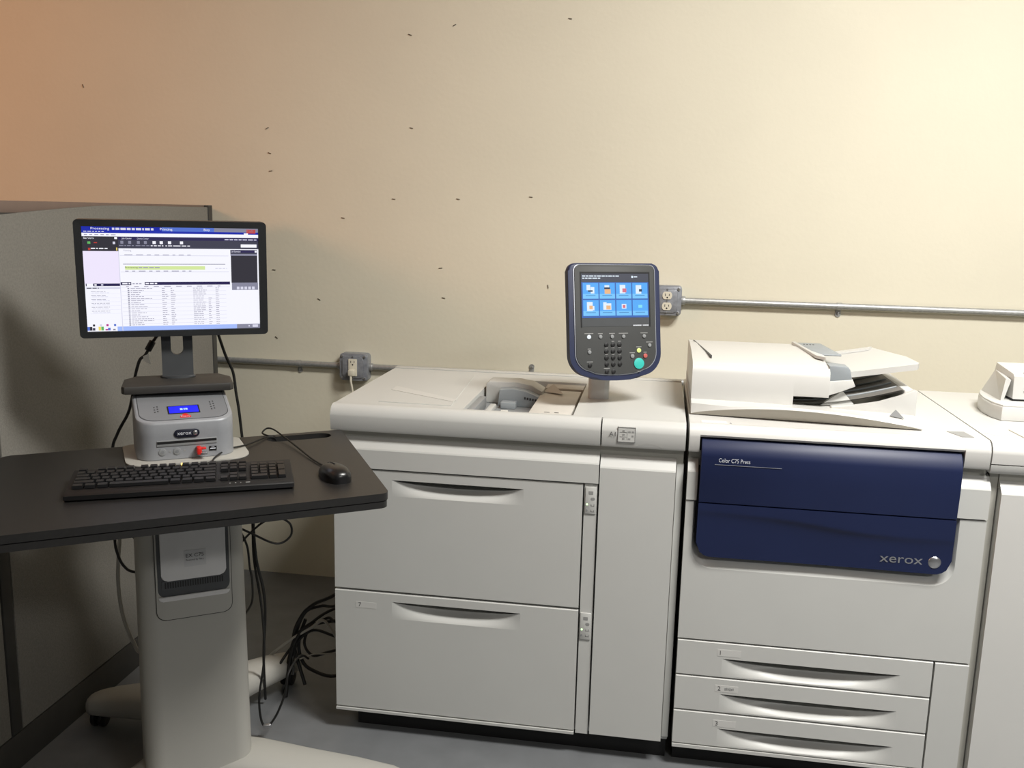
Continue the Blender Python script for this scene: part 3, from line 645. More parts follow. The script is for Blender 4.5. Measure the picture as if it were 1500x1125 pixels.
g2.build('size_marks', 'ink', t)
# input tray: plate rising to the right
def ztray(x): return 1.076 + (x - 0.53) * 0.19
outl = [(0.53, 2.60), (0.70, 2.585), (0.708, 2.60), (0.704, 2.72), (0.66, 2.95), (0.60, 2.97), (0.47, 2.975), (0.47, 2.62)]
vs = [(x, y, ztray(x)) for x, y in outl] + [(x, y, ztray(x) + 0.016) for x, y in outl]
k = len(outl); m = MB().add(vs, [tuple(range(k))[::-1], tuple(range(k, 2 * k))] + [(i, (i + 1) % k, (i + 1) % k + k, i + k) for i in range(k)])
it = m.build('input_tray', 'white2', t)
MB().add([(x, y, ztray(x) + 0.0168 + dz) for dz in (0, 0.006) for x, y in ((0.545, 2.90), (0.64, 2.90), (0.655, 2.93), (0.54, 2.93))], [(3, 2, 1, 0), (4, 5, 6, 7), (0, 1, 5, 4), (1, 2, 6, 5), (2, 3, 7, 6), (3, 0, 4, 7)]).build('tray_guide', 'white2', it)
# output tray: dark curved floor with ridges, white guide walls
def zout(x): u = max(0, (x - 0.376) / 0.31); return 1.005 + 0.062 * u ** 1.7
m = MB().grid(lambda u, v: (0.377 + 0.285 * u, 2.553 + 0.40 * v, zout(0.377 + 0.285 * u)), 20, 2)
m.grid(lambda u, v: (0.377 + 0.285 * u, 2.553 + 0.40 * v, zout(0.377 + 0.285 * u) - 0.003), 20, 2)
ot = m.build('output_tray', mat('output_tray_plastic', (120, 117, 112), 0.5, var=0.04), t, recalc=False)
for yy in (2.60, 2.66, 2.72, 2.80):
    MB().tube([(0.385 + 0.27 * q / 10, yy, zout(0.385 + 0.27 * q / 10) + 0.001) for q in range(11)], 0.0028, sub=1, n=6).build('ridge', 'bluegrey', ot)
wall_ = [(0.478, 1.006), (0.54, 1.012), (0.60, 1.024), (0.65, 1.042), (0.688, 1.062), (0.694, 1.056), (0.694, 0.992), (0.478, 0.996)]
MB().prism(wall_, 'y', 2.535, 2.552, bev=0.002).build('guide_wall', 'white2', t)
MB().box(0.664, 0.694, 2.553, 2.95, 0.998, 1.058, bev=0.006).build('end_wall', 'white2', t)
MB().prism([(0.452, 1.004), (0.508, 1.046), (0.541, 1.010), (0.50, 1.006)], 'y', 2.556, 2.572, bev=0.001).build('inner_baffle', 'white', t)
MB().add([(0.616, 2.485, 0.999), (0.650, 2.468, 0.997), (0.636, 2.515, 1.004), (0.631, 2.488, 1.016)], [(0, 1, 3), (1, 2, 3), (2, 0, 3), (0, 2, 1)]).build('grip_tab', 'pgrey', t)

# ------------------------------------------------------------------ next module on the right, partly in view
NX0, NX1 = 0.862, 1.62
t = thing('finishing_module', 'white module joined to the right end of the press', 'printer module', (1.24, 2.7, 0))
MB().box(NX0 + 0.004, NX1, 2.40, 3.04, 0.06, 0.925).build('body', 'white', t)
MB().box(NX0 + 0.01, NX1 - 0.02, 2.412, 3.0, 0.0, 0.0599).build('plinth', 'base', t)
MB().box(0.8355, NX1, 2.395, 3.055, 0.926, ZT).build('top', 'white2', t)
UPC = [p for p in COVER[:6]] + [(2.3605, 0.917), (2.395, 0.917), (2.395, ZT)]
MB().prism(UPC, 'x', 0.8355, NX1).build('front_cover', 'white2', t)
MB().prism([(2.3607, 0.914), (2.362, 0.898), (2.366, 0.892), (2.396, 0.892), (2.396, 0.914)], 'x', 0.8355, NX1).build('lower_cover', 'white', t)
MB().box(NX0 + 0.004, NX1, 2.385, 2.3995, 0.85, 0.8915).build('groove', 'groove', t)
MB().prism([(2.398, 0.874), (2.386, 0.870), (YF - 0.001, 0.844), (YF - 0.003, 0.840), (YF - 0.003, 0.07), (2.398, 0.07)], 'x', 0.868, NX1).build('front_panel', 'white2', t, smooth=12)
MB().box(0.8445, NX0 + 0.003, 2.388, 2.3995, 0.065, 0.9).build('joining_strip', 'groove', t)
rl = MB().prism([(0.845, 2.46), (0.868, 2.505), (0.918, 2.505), (0.925, 2.41), (0.895, 2.41)], 'z', ZT, ZT + 0.0012).build('top_label', 'paperlabel', t)
m = MB()
for q in range(5): m.box(0.872 + 0.004 * q, 0.902 + 0.002 * q, 2.435 + 0.010 * q, 2.4375 + 0.010 * q, ZT + 0.0012, ZT + 0.0016)
m.build('label_print', 'inklight', rl)
MB().prism([(0.918, 2.506), (0.9245, 2.506), (0.9345, 2.405), (0.926, 2.405)], 'z', ZT, ZT + 0.004).build('label_rim', 'taupe', t)
# ------------------------------------------------------------------ small device on the module
t = thing('desktop_device', 'small white boxy device with a curved base on the right module', 'device', (1.07, 2.78, ZT))
bo = [(0.942, 2.632), (0.928, 2.675), (0.926, 2.74), (0.936, 2.81), (0.956, 2.865), (1.0, 2.93), (1.20, 2.93), (1.22, 2.632)]
MB().prism(bo, 'z', ZT, 1.012, bev=0.004).build('base', 'white2', t)
MB().prism([(p[0] * 0.985 + 0.016, p[1] * 0.985 + 0.042) for p in bo], 'z', 1.012, 1.016, bev=0.001).build('base_lip', 'white2', t)
# left wing leaning inwards
MB().add([(0.958, 2.70, 1.014), (0.965, 2.70, 1.012), (0.958, 2.86, 1.014), (0.985, 2.86, 1.014), (0.966, 2.70, 1.078), (0.980, 2.70, 1.075), (0.984, 2.84, 1.082), (0.998, 2.84, 1.080)],
         [(0, 1, 3, 2), (4, 6, 7, 5), (0, 4, 5, 1), (2, 3, 7, 6), (0, 2, 6, 4), (1, 5, 7, 3)]).build('side_wing', 'white2', t)
bp_ = [(2.70, 1.022), (2.705, 1.085), (2.715, 1.092), (2.85, 1.103), (2.88, 1.02)]
MB().prism(bp_, 'x', 0.988, 1.19, bev=0.004).build('body', 'white2', t)
MB().box(0.990, 1.188, 2.705, 2.875, 1.0155, 1.0215).build('paper_slot', 'black', t)
for q in range(2):
    c_ = []
    for i in range(10):
        a = R(200 - 220 * i / 9 if q else -20 + 220 * i / 9); c_.append((1.020 + 0.009 * q + 0.0038 * math.cos(a), 2.6995, 1.044 + 0.003 * math.sin(a)))
    MB().tube(c_, 0.0007, sub=2, n=6).build('logo_mark', 'ink', t)
MB().cyl((1.02, 2.72, 1.092), (0, 0, 1), 0.004, 0.002, n=10).build('knob', 'pgrey', t)

# ------------------------------------------------------------------ workstation stand (desk frame: u along the front edge, v to the back)
DA = R(34)
DF = Matrix.Translation((-0.538, 1.815, 0)) @ Matrix.Rotation(DA, 4, 'Z')
def dpt(u, v, z): return tuple(DF @ Vector((u, v, z)))
ZD = 0.91
loc = dpt(-0.36, 0.52, 0)
t = thing('workstation_stand', 'tall pedestal workstation stand with a black desktop and splayed white feet', 'desk', loc, DA)
STAND = t
def deskpoly(ins=0):
    r = 0.035
    cs = [(-0.762 + ins, 0.0 + ins), (0.0 - ins, 0.0 + ins), (0.050 - ins, 0.594 - ins), (-0.762 + ins, 0.594 - ins)]
    out = []
    for i, c in enumerate(cs):
        c = Vector(c); a = Vector(cs[i - 1]) - c; b = Vector(cs[(i + 1) % 4]) - c; a.normalize(); b.normalize()
        rr = (0.03, 0.022, 0.014, 0.03)[i]
        p0 = c + a * rr; p2 = c + b * rr
        for k_ in range(7):
            s = k_ / 6; out.append(tuple((1 - s) ** 2 * p0 + 2 * s * (1 - s) * c + s * s * p2))
    return out
# top board with an oblong cable slot and the cut-out for the server
def slotpoly(u0, u1, vc, r, n=10):
    return [(u1 - r + r * math.cos(a), vc + r * math.sin(a)) for a in [R(-90 + 180 * i / n) for i in range(n + 1)]] + [(u0 + r + r * math.cos(a), vc + r * math.sin(a)) for a in [R(90 + 180 * i / n) for i in range(n + 1)]]
def board(name, ins, z0, z1, mt):
    bm = bmesh.new()
    outer = deskpoly(ins); holes = [slotpoly(-0.157, 0.010, 0.545, 0.027)]
    def loop(pts, z):
        vs = [bm.verts.new((p[0], p[1], z)) for p in pts]; es = [bm.edges.new((vs[i], vs[(i + 1) % len(vs)])) for i in range(len(vs))]; return vs, es
    allv = []
    for z in (z0, z1):
        L = [loop(outer, z)] + [loop(h, z) for h in holes]
        bmesh.ops.triangle_fill(bm, use_beauty=True, edges=[e for l in L for e in l[1]]); allv.append([l[0] for l in L])
    for A, B in zip(*allv):
        n = len(A)
        for i in range(n): bm.faces.new((A[i], A[(i + 1) % n], B[(i + 1) % n], B[i]))
    return MB(DF).addbm(bm).build(name, mt, t, smooth=30)
top = board('tabletop', 0.0, ZD - 0.0165, ZD, 'desk')
board('table_core', 0.004, ZD - 0.0185, ZD - 0.0167, 'black')
board('table_underboard', 0.0015, ZD - 0.033, ZD - 0.0187, 'desk')
uc = -0.363
# white collar round the server
MB(DF).prism(rrect(uc - 0.135, uc + 0.142, 0.378, 0.592, [0.05, 0.05, 0.02, 0.02]), 'z', ZD, ZD + 0.004, bev=0.0015).build('collar', 'stand', t)
# pedestal column
def colsec(w, v0, v1, r, n=8): return rrect(uc - w, uc + w, v0, v1, r, n)
m = MB(DF); secs = [(0.06, 0.128, 0.385), (0.10, 0.127, 0.386), (0.50, 0.1235, 0.39), (0.876, 0.1205, 0.392)]
rings = [[(p[0], p[1], z) for p in colsec(w, v0, 0.60, 0.045)] for z, w, v0 in secs]; k = len(rings[0])
m.add([p for r_ in rings for p in r_], [(a * k + i, a * k + (i + 1) % k, (a + 1) * k + (i + 1) % k, (a + 1) * k + i) for a in range(len(rings) - 1) for i in range(k)] + [tuple(range(k))[::-1], tuple(range((len(rings) - 1) * k, len(rings) * k))])
m.build('column', 'stand', t)
# access cover outline on the column
MB(DF).prism(rrect(uc - 0.087, uc + 0.087, 0.528, 0.876, [0.022, 0.022, 0, 0]), 'y', 0.3875, 0.400, bev=0.0008).build('cover_outline', 'trimdark', t)
MB(DF).prism(rrect(uc - 0.0855, uc + 0.0855, 0.530, 0.876, [0.021, 0.021, 0, 0]), 'y', 0.3865, 0.400, bev=0.0015).build('access_cover', 'stand', t)
# feet
def foot(pts, name='foot'):
    """pts: (x, y, half width, top height) along the foot in world space"""
    m = MB(); vs = []; n = 12
    P = [Vector(p[:2]) for p in pts]
    for i, p in enumerate(pts):
        d = (P[min(i + 1, len(P) - 1)] - P[max(i - 1, 0)]).normalized(); s = Vector((-d.y, d.x))
        w, h, b = p[2], p[3], p[4]
        for k_ in range(n):
            a = 2 * math.pi * k_ / n; cx = math.copysign(abs(math.cos(a)) ** 0.6, math.cos(a)); cz = math.copysign(abs(math.sin(a)) ** 0.7, math.sin(a))
            q = P[i] + s * (w * cx); vs.append((q.x, q.y, b + (h - b) * (0.5 + 0.5 * cz)))
    L = len(pts)
    m.add(vs, [(i * n + k_, i * n + (k_ + 1) % n, (i + 1) * n + (k_ + 1) % n, (i + 1) * n + k_) for i in range(L - 1) for k_ in range(n)] + [tuple(range(n))[::-1], tuple(range((L - 1) * n, L * n))])
    return m.build(name, 'stand', t, smooth=60)
MB(DF).box(uc - 0.07, uc + 0.07, 0.42, 0.82, 0.05, 0.13, bev=0.02).build('base_bar', 'stand', t)
def foot_to(tx, ty, hub, zt0=0.13):
    cc = Vector(dpt(hub[0], hub[1], 0)); pts = []
    for s, w, h, b in ((0.0, 0.085, zt0, 0.055), (0.25, 0.075, zt0 - 0.005, 0.055), (0.5, 0.060, zt0 - 0.02, 0.05), (0.75, 0.050, zt0 - 0.035, 0.045), (0.92, 0.042, zt0 - 0.05, 0.043), (0.98, 0.030, zt0 - 0.057, 0.043), (1.0, 0.014, zt0 - 0.065, 0.048)):
        pts.append((cc.x + (tx - cc.x) * s, cc.y + (ty - cc.y) * s, w, h, b))
    f = foot(pts)
    e = Vector((cc.x + (tx - cc.x) * 0.9, cc.y + (ty - cc.y) * 0.9))
    c_ = MB().cyl((e.x - 0.018, e.y, 0.027), (1, 0, 0), 0.027, 0.012, n=18, bev=0.003).cyl((e.x + 0.006, e.y, 0.027), (1, 0, 0), 0.027, 0.012, n=18, bev=0.003).cyl((e.x, e.y, 0.030), (0, 0, 1), 0.008, 0.018, n=10)
    c_.build('caster', 'black', f)
foot_to(-1.572, 2.25, (-0.345, 0.77), 0.15); foot_to(-1.085, 2.62, (-0.345, 0.77), 0.15); foot_to(-0.57, 2.075, (-0.34, 0.48), 0.135); foot_to(-1.28, 1.55, (-0.40, 0.48), 0.135)

# ------------------------------------------------------------------ print server standing in the desk
t = thing('print_server', 'silver print server with blue display rising through the desktop', 'computer', dpt(uc, 0.5, ZD), DA)
SRV = t
v0s, v1s = 0.412, 0.572; w = 0.1095
def ztop(v): return 1.006 + (v - 0.42) * 0.27
rings = []
def sec(ins, v0_=v0s, r=0.040): return rrect(uc - w + ins, uc + w - ins, v0_ + ins, v1s - ins * 0.3, [r - ins * 0.5, r - ins * 0.5, 0.015, 0.015], 8)
for z, ins in ((ZD + 0.004, 0.0015), (ZD + 0.006, 0.0), (0.97, 0.0)): rings.append([(p[0], p[1], z) for p in sec(ins)])
for ins, dz in ((0.0, -0.006), (0.0015, -0.002), (0.0045, 0.0)): rings.append([(p[0], p[1], ztop(p[1]) + dz) for p in sec(ins)])
k = len(rings[0]); m = MB(DF)
m.add([p for r_ in rings for p in r_], [(a * k + i, a * k + (i + 1) % k, (a + 1) * k + (i + 1) % k, (a + 1) * k + i) for a in range(len(rings) - 1) for i in range(k)] + [tuple(range(k))[::-1], tuple(range((len(rings) - 1) * k, len(rings) * k))])
hd = m.build('head', 'server', t, smooth=30)
for ins, dz, mt, nm_ in ((0.009, 0.0004, 'dkgrey', 'top_seam'), (0.0105, 0.0012, 'server2', 'top_panel')):
    a = [(p[0], p[1], ztop(p[1]) + dz) for p in sec(ins)]; b = [(p[0], p[1], ztop(p[1]) - 0.004) for p in sec(ins)]; k = len(a)
    MB(DF).add(a + b, [tuple(range(k)), tuple(range(k, 2 * k))[::-1]] + [(i, (i + 1) % k, (i + 1) % k + k, i + k) for i in range(k)]).build(nm_, mt, hd)
def topq(mb, u0, u1, va, vb, h0, h1):
    mb.add([(u, v, ztop(v) + h) for h in (h0, h1) for u, v in ((u0, va), (u1, va), (u1, vb), (u0, vb))], [(3, 2, 1, 0), (4, 5, 6, 7), (0, 1, 5, 4), (1, 2, 6, 5), (2, 3, 7, 6), (3, 0, 4, 7)]); return mb
topq(MB(DF), uc - 0.036, uc + 0.036, 0.448, 0.487, 0.001, 0.0022).build('display_frame', 'black', hd)
lc = topq(MB(DF), uc - 0.033, uc + 0.033, 0.451, 0.483, 0.002, 0.0028).build('display', 'lcd', hd)
lx = MB(DF)
for a, b in ((-0.008, -0.002), (0.000, 0.003), (0.004, 0.009)): topq(lx, uc + a, uc + b, 0.463, 0.471, 0.0028, 0.0031)
lx.build('display_text', 'lcdtxt', lc)
sb = topq(MB(DF), uc - 0.011, uc + 0.013, 0.428, 0.437, 0.0012, 0.002)
for k_ in range(6):
    a = R(180 * k_ / 6); b = R(180 * (k_ + 1) / 6)
    sb.add([(uc + 0.001, 0.437, ztop(0.437) + 0.002), (uc + 0.001 + 0.0075 * math.cos(a), 0.437 + 0.010 * math.sin(a), ztop(0.437 + 0.010 * math.sin(a)) + 0.002), (uc + 0.001 + 0.0075 * math.cos(b), 0.437 + 0.010 * math.sin(b), ztop(0.437 + 0.010 * math.sin(b)) + 0.002)], [(0, 1, 2)])
sb = sb.build('red_sticker', 'red', hd, recalc=False)
vs_, fs_ = text_mesh('Fiery'); kx = 0.021 / max(v[0] for v in vs_)
MB(DF).add([(uc - 0.0095 + v[0] * kx, 0.4295 + v[1] * 0.0095, ztop(0.4295 + v[1] * 0.0095) + 0.0024) for v in vs_], fs_).build('lettering', 'lightink', hd)
vn = MB(DF)
for sg in (-1, 1):
    for a in range(2):
        for b in range(3 + (sg > 0)): topq(vn, uc + sg * 0.064 + 0.007 * a - 0.002, uc + sg * 0.064 + 0.007 * a + 0.0012, 0.460 + 0.012 * b + 0.003 * a, 0.465 + 0.012 * b + 0.003 * a, 0.0012, 0.0015)
vn.build('speaker_slots', 'ink', hd)
yfz = v0s - 0.0005
bdg = MB(DF).prism(rrect(uc - 0.0285, uc + 0.0285, 0.966, 0.985, 0.0095), 'y', yfz - 0.002, v0s + 0.002, bev=0.0008).build('badge', mat('badge_navy', (30, 32, 46), 0.35, var=0.03), hd)
MB(DF).text('xerox', uc - 0.0215, 0.9725, yfz - 0.0025, 0.0088, width=0.0315).build('lettering', 'lightink', bdg)
MB(DF).sphere((uc + 0.0185, yfz - 0.002, 0.9755), 0.0055, (1, 0.35, 1), n=14).build('emblem', 'chrome', bdg)
ds = MB(DF).box(uc - 0.067, uc + 0.067, yfz - 0.0015, v0s + 0.002, 0.947, 0.961, bev=0.001).build('disc_tray', 'pgrey', hd)
MB(DF).box(uc - 0.066, uc + 0.066, yfz - 0.0022, yfz - 0.0014, 0.9535, 0.959).build('disc_slot', 'black', ds)
for du, rr in ((-0.055, 0.0085), (-0.023, 0.0085)):
    bt = MB(DF).cyl((uc + du, v0s + 0.0005, 0.934), (0, -1, 0), rr, 0.0025, n=20, bev=0.0006).build('button', 'pgrey', hd)
    MB(DF).cyl((uc + du, v0s - 0.0018, 0.934), (0, -1, 0), rr * 0.45, 0.0006, n=14).build('button_mark', 'server2', bt)
    MB(DF).cyl((uc + du + 0.0165, v0s + 0.0005, 0.934), (0, -1, 0), 0.0025, 0.0012, n=10).build('symbol', 'inklight', hd)
for du, dz in ((0.057, 0.934),):
    pt = MB(DF).box(uc + du - 0.0085, uc + du + 0.0085, v0s - 0.0008, v0s + 0.002, dz - 0.0055, dz + 0.0055).build('port', 'black', hd)
    MB(DF).box(uc + du - 0.006, uc + du + 0.006, v0s - 0.0014, v0s - 0.0008, dz - 0.0012, dz + 0.0012).box(uc + du - 0.0035, uc + du + 0.0035, v0s - 0.0014, v0s - 0.0008, dz + 0.0025, dz + 0.0035).build('port_tongue', 'lightink', pt)
# lower front visible under the desktop
MB(DF).prism(rrect(uc - 0.0815, uc + 0.0815, 0.586, 0.876, [0.020, 0.020, 0, 0]), 'y', 0.3855, 0.390, bev=0.001).build('lower_frame', 'dkgrey', t)
MB(DF).prism(rrect(uc - 0.081, uc + 0.081, 0.578, 0.589, [0.009, 0.009, 0, 0]), 'y', 0.381, 0.3868, bev=0.003).build('lower_lip', 'serverlow', t)
lf = MB(DF).prism(rrect(uc - 0.0735, uc + 0.0735, 0.629, 0.876, [0.014, 0.014, 0, 0]), 'y', 0.379, 0.390, bev=0.0035, seg=3).build('lower_front', 'serverlow', t)
vg = MB(DF).prism(rrect(uc - 0.073, uc + 0.073, 0.606, 0.628, 0.003), 'y', 0.3838, 0.3875).build('vent_grille', 'mongrey', t)
s_ = MB(DF)
for q in range(24): s_.box(uc - 0.066 + 0.0056 * q, uc - 0.063 + 0.0056 * q, 0.3828, 0.3842, 0.610, 0.6245)
s_.build('vent_slots', 'black', vg)
lb = MB(DF).box(uc - 0.021, uc + 0.028, 0.3785, 0.3792, 0.660, 0.700).build('name_label', mat('label_film', (204, 204, 204), 0.4, var=0.02), lf)
MB(DF).text('EX C75', uc - 0.017, 0.683, 0.3780, 0.0085, width=0.040).build('lettering', 'ink', lb)
MB(DF).text('Powered by Fiery', uc - 0.017, 0.674, 0.3780, 0.0045, width=0.040).build('lettering', 'ink', lb)

# red memory stick in the server
t = thing('usb_stick', 'red usb stick with silver clip plugged into the print server', 'usb stick', dpt(uc + 0.03, 0.40, 0.925), DA)
MB(DF).box(uc + 0.019, uc + 0.030, 0.388, 0.4105, 0.926, 0.944, bev=0.003).build('cap', 'red', t)
MB(DF).box(uc + 0.026, uc + 0.040, 0.389, 0.399, 0.938, 0.943, bev=0.002).build('loop', 'red', t)
MB(DF).box(uc + 0.027, uc + 0.041, 0.386, 0.402, 0.926, 0.931, bev=0.001).build('metal_clip', 'chrome', t)

# ------------------------------------------------------------------ monitor on its stand above the server
MA = R(30.34); mc = dpt(-0.360, 0.587, 1.3206)
ZB = 1.062
MF = Matrix.Translation(mc) @ Matrix.Rotation(MA, 4, 'Z') @ Matrix.Rotation(0.05, 4, 'X')
MS = Matrix.Translation((mc[0], mc[1], 0)) @ Matrix.Rotation(MA, 4, 'Z')
t = thing('monitor', 'black flat monitor showing a print queue window above the server', 'monitor', (mc[0], mc[1], ZB - 0.014), MA)
MONITOR = t
MB(MF).prism(rrect(-0.2165, 0.2185, -0.1395, 0.1405, 0.010), 'y', 0.004, 0.034, bev=0.004).build('back_shell', 'bezel', t)
SW, SH = 0.20, 0.125
m = MB(MF); yb0, yb1 = -0.006, 0.006
outer = rrect(-0.217, 0.219, -0.140, 0.141, 0.010); 
m.prism([(-0.217, -0.140), (0.219, -0.140), (0.219, -SH), (-0.217, -SH)], 'y', yb0, yb1) if False else None
def ring(mb, o, i, y0_, y1_):
    # o: outer outline, i: inner rectangle, matched by angle
    n = len(o); ip = []
    for p in o:
        ip.append((max(i[0], min(i[1], p[0] * 1.0)), max(i[2], min(i[3], p[1] * 1.0))))
    vs = [(p[0], y0_, p[1]) for p in o] + [(p[0], y0_ + 0.001, p[1]) for p in ip] + [(p[0], y1_, p[1]) for p in ip] + [(p[0], y1_, p[1]) for p in o]
    mb.add(vs, [(a * n + q, a * n + (q + 1) % n, ((a + 1) % 4) * n + (q + 1) % n, ((a + 1) % 4) * n + q) for a in range(4) for q in range(n)])
ring(m, outer, (-SW, SW, -SH, SH), yb0, yb1)
bz = m.build('bezel', 'bezel', t)
SE = [emis('screen_white', (246, 246, 255), 1.0), emis('screen_blue', (34, 48, 176), 0.9), emis('screen_slate', (72, 72, 90), 0.8), emis('screen_dark', (62, 60, 70), 0.7), emis('screen_lilac', (238, 230, 252), 1.0), emis('screen_green', (212, 232, 160), 1.0),
      emis('screen_taskbar', (164, 188, 250), 1.0), emis('screen_navybar', (52, 46, 92), 0.8), emis('screen_grey', (150, 150, 172), 0.8), emis('screen_text', (172, 170, 192), 0.85), emis('screen_lite', (214, 214, 232), 1.0), emis('screen_blue2', (90, 120, 215), 0.9), emis('screen_red', (214, 70, 60), 0.8), emis('screen_leaf', (110, 200, 110), 0.8), emis('screen_yellow', (250, 226, 110), 0.9), emis('screen_magenta', (196, 40, 150), 0.8)]
sm = MB(MF)
def sq(i, a, b, c, d, l=1):                          # a..b across 0-1 from the left, c..d down 0-1 from the top
    sm.cur = i; sm.quad(-SW + 2 * SW * a, -SW + 2 * SW * b, SH - 2 * SH * d, SH - 2 * SH * c, 0.003 - 0.0003 * l)
def stx(i, s, a, c, h, w=None):                      # lettering on the screen, c = baseline
    sm.cur = i; sm.text(s, -SW + 2 * SW * a, SH - 2 * SH * c, 0.0018, h * 2 * SH, width=w * 2 * SW if w else None)
def dashes(i, a, b, c, h, gap=0.006, l=3, lo=0.008, hi=0.03):
    x = a
    while x < b - 0.004:
        w = min(random.uniform(lo, hi), b - x); sq(i, x, x + w, c, c + h, l); x += w + gap
sq(0, 0, 1, 0, 1, 0)
sq(1, 0, 1, 0, 0.062); sq(11, 0.44, 0.74, 0.0, 0.040, 2); sq(8, 0.74, 1, 0.0, 0.040, 2)
stx(0, 'Processing', 0.05, 0.030, 0.022, 0.10); dashes(10, 0.165, 0.40, 0.012, 0.020); stx(0, 'Printing', 0.43, 0.030, 0.022, 0.07); dashes(11, 0.52, 0.66, 0.014, 0.014); stx(0, 'Busy', 0.68, 0.030, 0.022, 0.035)
sq(12, 0.93, 0.985, 0.012, 0.05, 2); sq(0, 0.915, 0.94, 0.048, 0.062, 3); dashes(10, 0.01, 0.12, 0.044, 0.008)
sq(0, 0, 1, 0.062, 0.094); dashes(9, 0.012, 0.19, 0.074, 0.008, gap=0.012)
sq(3, 0, 0.195, 0.094, 0.225); sq(2, 0.195, 1, 0.094, 0.205); sq(7, 0.195, 1, 0.094, 0.125, 2)
stx(0, 'Servers', 0.008, 0.118, 0.018, 0.055); sq(0, 0.175, 0.19, 0.098, 0.118, 3)
stx(0, 'Job Center', 0.215, 0.117, 0.016, 0.055); stx(10, 'Device Center', 0.30, 0.118, 0.015, 0.065)
sq(13, 0.028, 0.044, 0.142, 0.164, 3); sq(12, 0.062, 0.080, 0.149, 0.157, 3); sq(10, 0.165, 0.178, 0.142, 0.166, 3)
for a in (0.207, 0.250, 0.298, 0.337): sq(8, a, a + 0.016, 0.134, 0.162, 3); dashes(8, a - 0.008, a + 0.03, 0.174, 0.008, l=3)
for a, ww in ((0.385, 0.036), (0.425, 0.02), (0.472, 0.05), (0.540, 0.06)): sq(0, a, a + 0.018, 0.134, 0.162, 3); dashes(0, a - ww * 0.3, a + ww, 0.174, 0.009, l=3)
dashes(10, 0.80, 0.99, 0.108, 0.010, l=3); sq(0, 0.895, 0.99, 0.158, 0.188, 3)
sq(3, 0, 0.195, 0.195, 0.232, 2); sq(12, 0.03, 0.042, 0.202, 0.222, 3); dashes(0, 0.045, 0.135, 0.202, 0.010, l=3); sq(14, 0.182, 0.188, 0.198, 0.226, 3)
sq(4, 0, 0.192, 0.232, 0.54); sq(10, 0.192, 0.196, 0.205, 1.0, 2)
stx(9, 'Printing', 0.222, 0.232, 0.016, 0.042)
for c in (0.262, 0.418): sq(10, 0.2, 0.82, c + 0.008, c + 0.013, 2); dashes(9, 0.225, 0.60, c, 0.007, gap=0.02, lo=0.015, hi=0.045)
sq(8, 0.215, 0.80, 0.352, 0.358, 2); sq(5, 0.225, 0.68, 0.374, 0.408, 2); stx(3, 'Processing', 0.225, 0.392, 0.014, 0.07); dashes(9, 0.30, 0.42, 0.382, 0.010, l=4); dashes(10, 0.74, 0.81, 0.392, 0.008)
sq(7, 0.196, 0.825, 0.527, 0.556); sq(0, 0.255, 0.33, 0.522, 0.556, 3); dashes(0, 0.205, 0.25, 0.535, 0.012, l=4); dashes(9, 0.262, 0.322, 0.538, 0.010, l=4); dashes(0, 0.335, 0.40, 0.535, 0.012, l=4)
sq(10, 0.197, 0.825, 0.576, 0.579, 2); dashes(9, 0.225, 0.80, 0.567, 0.006, gap=0.03, lo=0.015, hi=0.04)
for r_ in range(19):
    c = 0.585 + 0.0197 * r_
    if r_ % 2: sq(10, 0.2, 0.80, c + 0.012, c + 0.0145, 1)
    sq(8, 0.232, 0.242, c, c + 0.010, 3); dashes(9, 0.249, random.uniform(0.29, 0.38), c + 0.002, 0.0055, gap=0.004)
    dashes(9, 0.425, random.uniform(0.44, 0.462), c + 0.002, 0.0055, gap=0.003); dashes(9, 0.475, random.uniform(0.49, 0.505), c + 0.002, 0.0055, gap=0.003)
    dashes(9, 0.605, random.uniform(0.66, 0.685), c + 0.002, 0.0055, gap=0.004)
    if r_ > 4: dashes(9, 0.694, random.uniform(0.705, 0.718), c + 0.002, 0.0055, gap=0.003)
    dashes(9, 0.737, 0.758, c + 0.002, 0.0055, gap=0.003)
sq(7, 0.005, 0.196, 0.540, 0.565); sq(0, 0.01, 0.045, 0.540, 0.568, 2); sq(0, 0.052, 0.064, 0.546, 0.560, 2); sq(10, 0.088, 0.100, 0.546, 0.560, 2)
sq(10, 0.005, 0.192, 0.575, 0.592); dashes(3, 0.01, 0.075, 0.580, 0.007, l=3)
for r_ in range(6):
    c = 0.612 + 0.038 * r_; dashes(9, 0.030, 0.11 + 0.02 * (r_ > 2), c, 0.005, gap=0.004); dashes(10, 0.035, 0.13, c + 0.014, 0.005, gap=0.004); sq(10, 0.02, 0.19, c + 0.026, c + 0.0275, 2)
sq(6, 0.165, 1, 0.958, 1.0, 1)
for a, i in ((0.0, 11), (0.012, 3), (0.028, 2), (0.060, 14), (0.075, 13), (0.098, 15), (0.112, 11), (0.140, 8)): sq(i, a, a + 0.014, 0.955 + 0.012 * ((int(a * 1000)) % 3), 0.992, 3)
for a, i in ((0.030, 3), (0.068, 10), (0.104, 15), (0.146, 11)): sq(i, a, a + 0.012, 0.932, 0.952, 3)
sq(8, 0.86, 1, 0.958, 1.0, 2); sq(10, 0.955, 0.988, 0.965, 0.990, 3); sq(10, 0.93, 0.938, 0.970, 0.985, 3)
sq(2, 0.832, 0.992, 0.213, 0.252, 1); sq(7, 0.836, 0.985, 0.218, 0.240, 2); stx(0, 'Job Summary', 0.838, 0.236, 0.015, 0.055); sq(0, 0.978, 0.990, 0.220, 0.238, 3)
sq(8, 0.832, 0.992, 0.252, 0.270, 1); sq(3, 0.834, 0.992, 0.270, 0.538, 1); sq(8, 0.836, 0.994, 0.538, 0.612, 1)
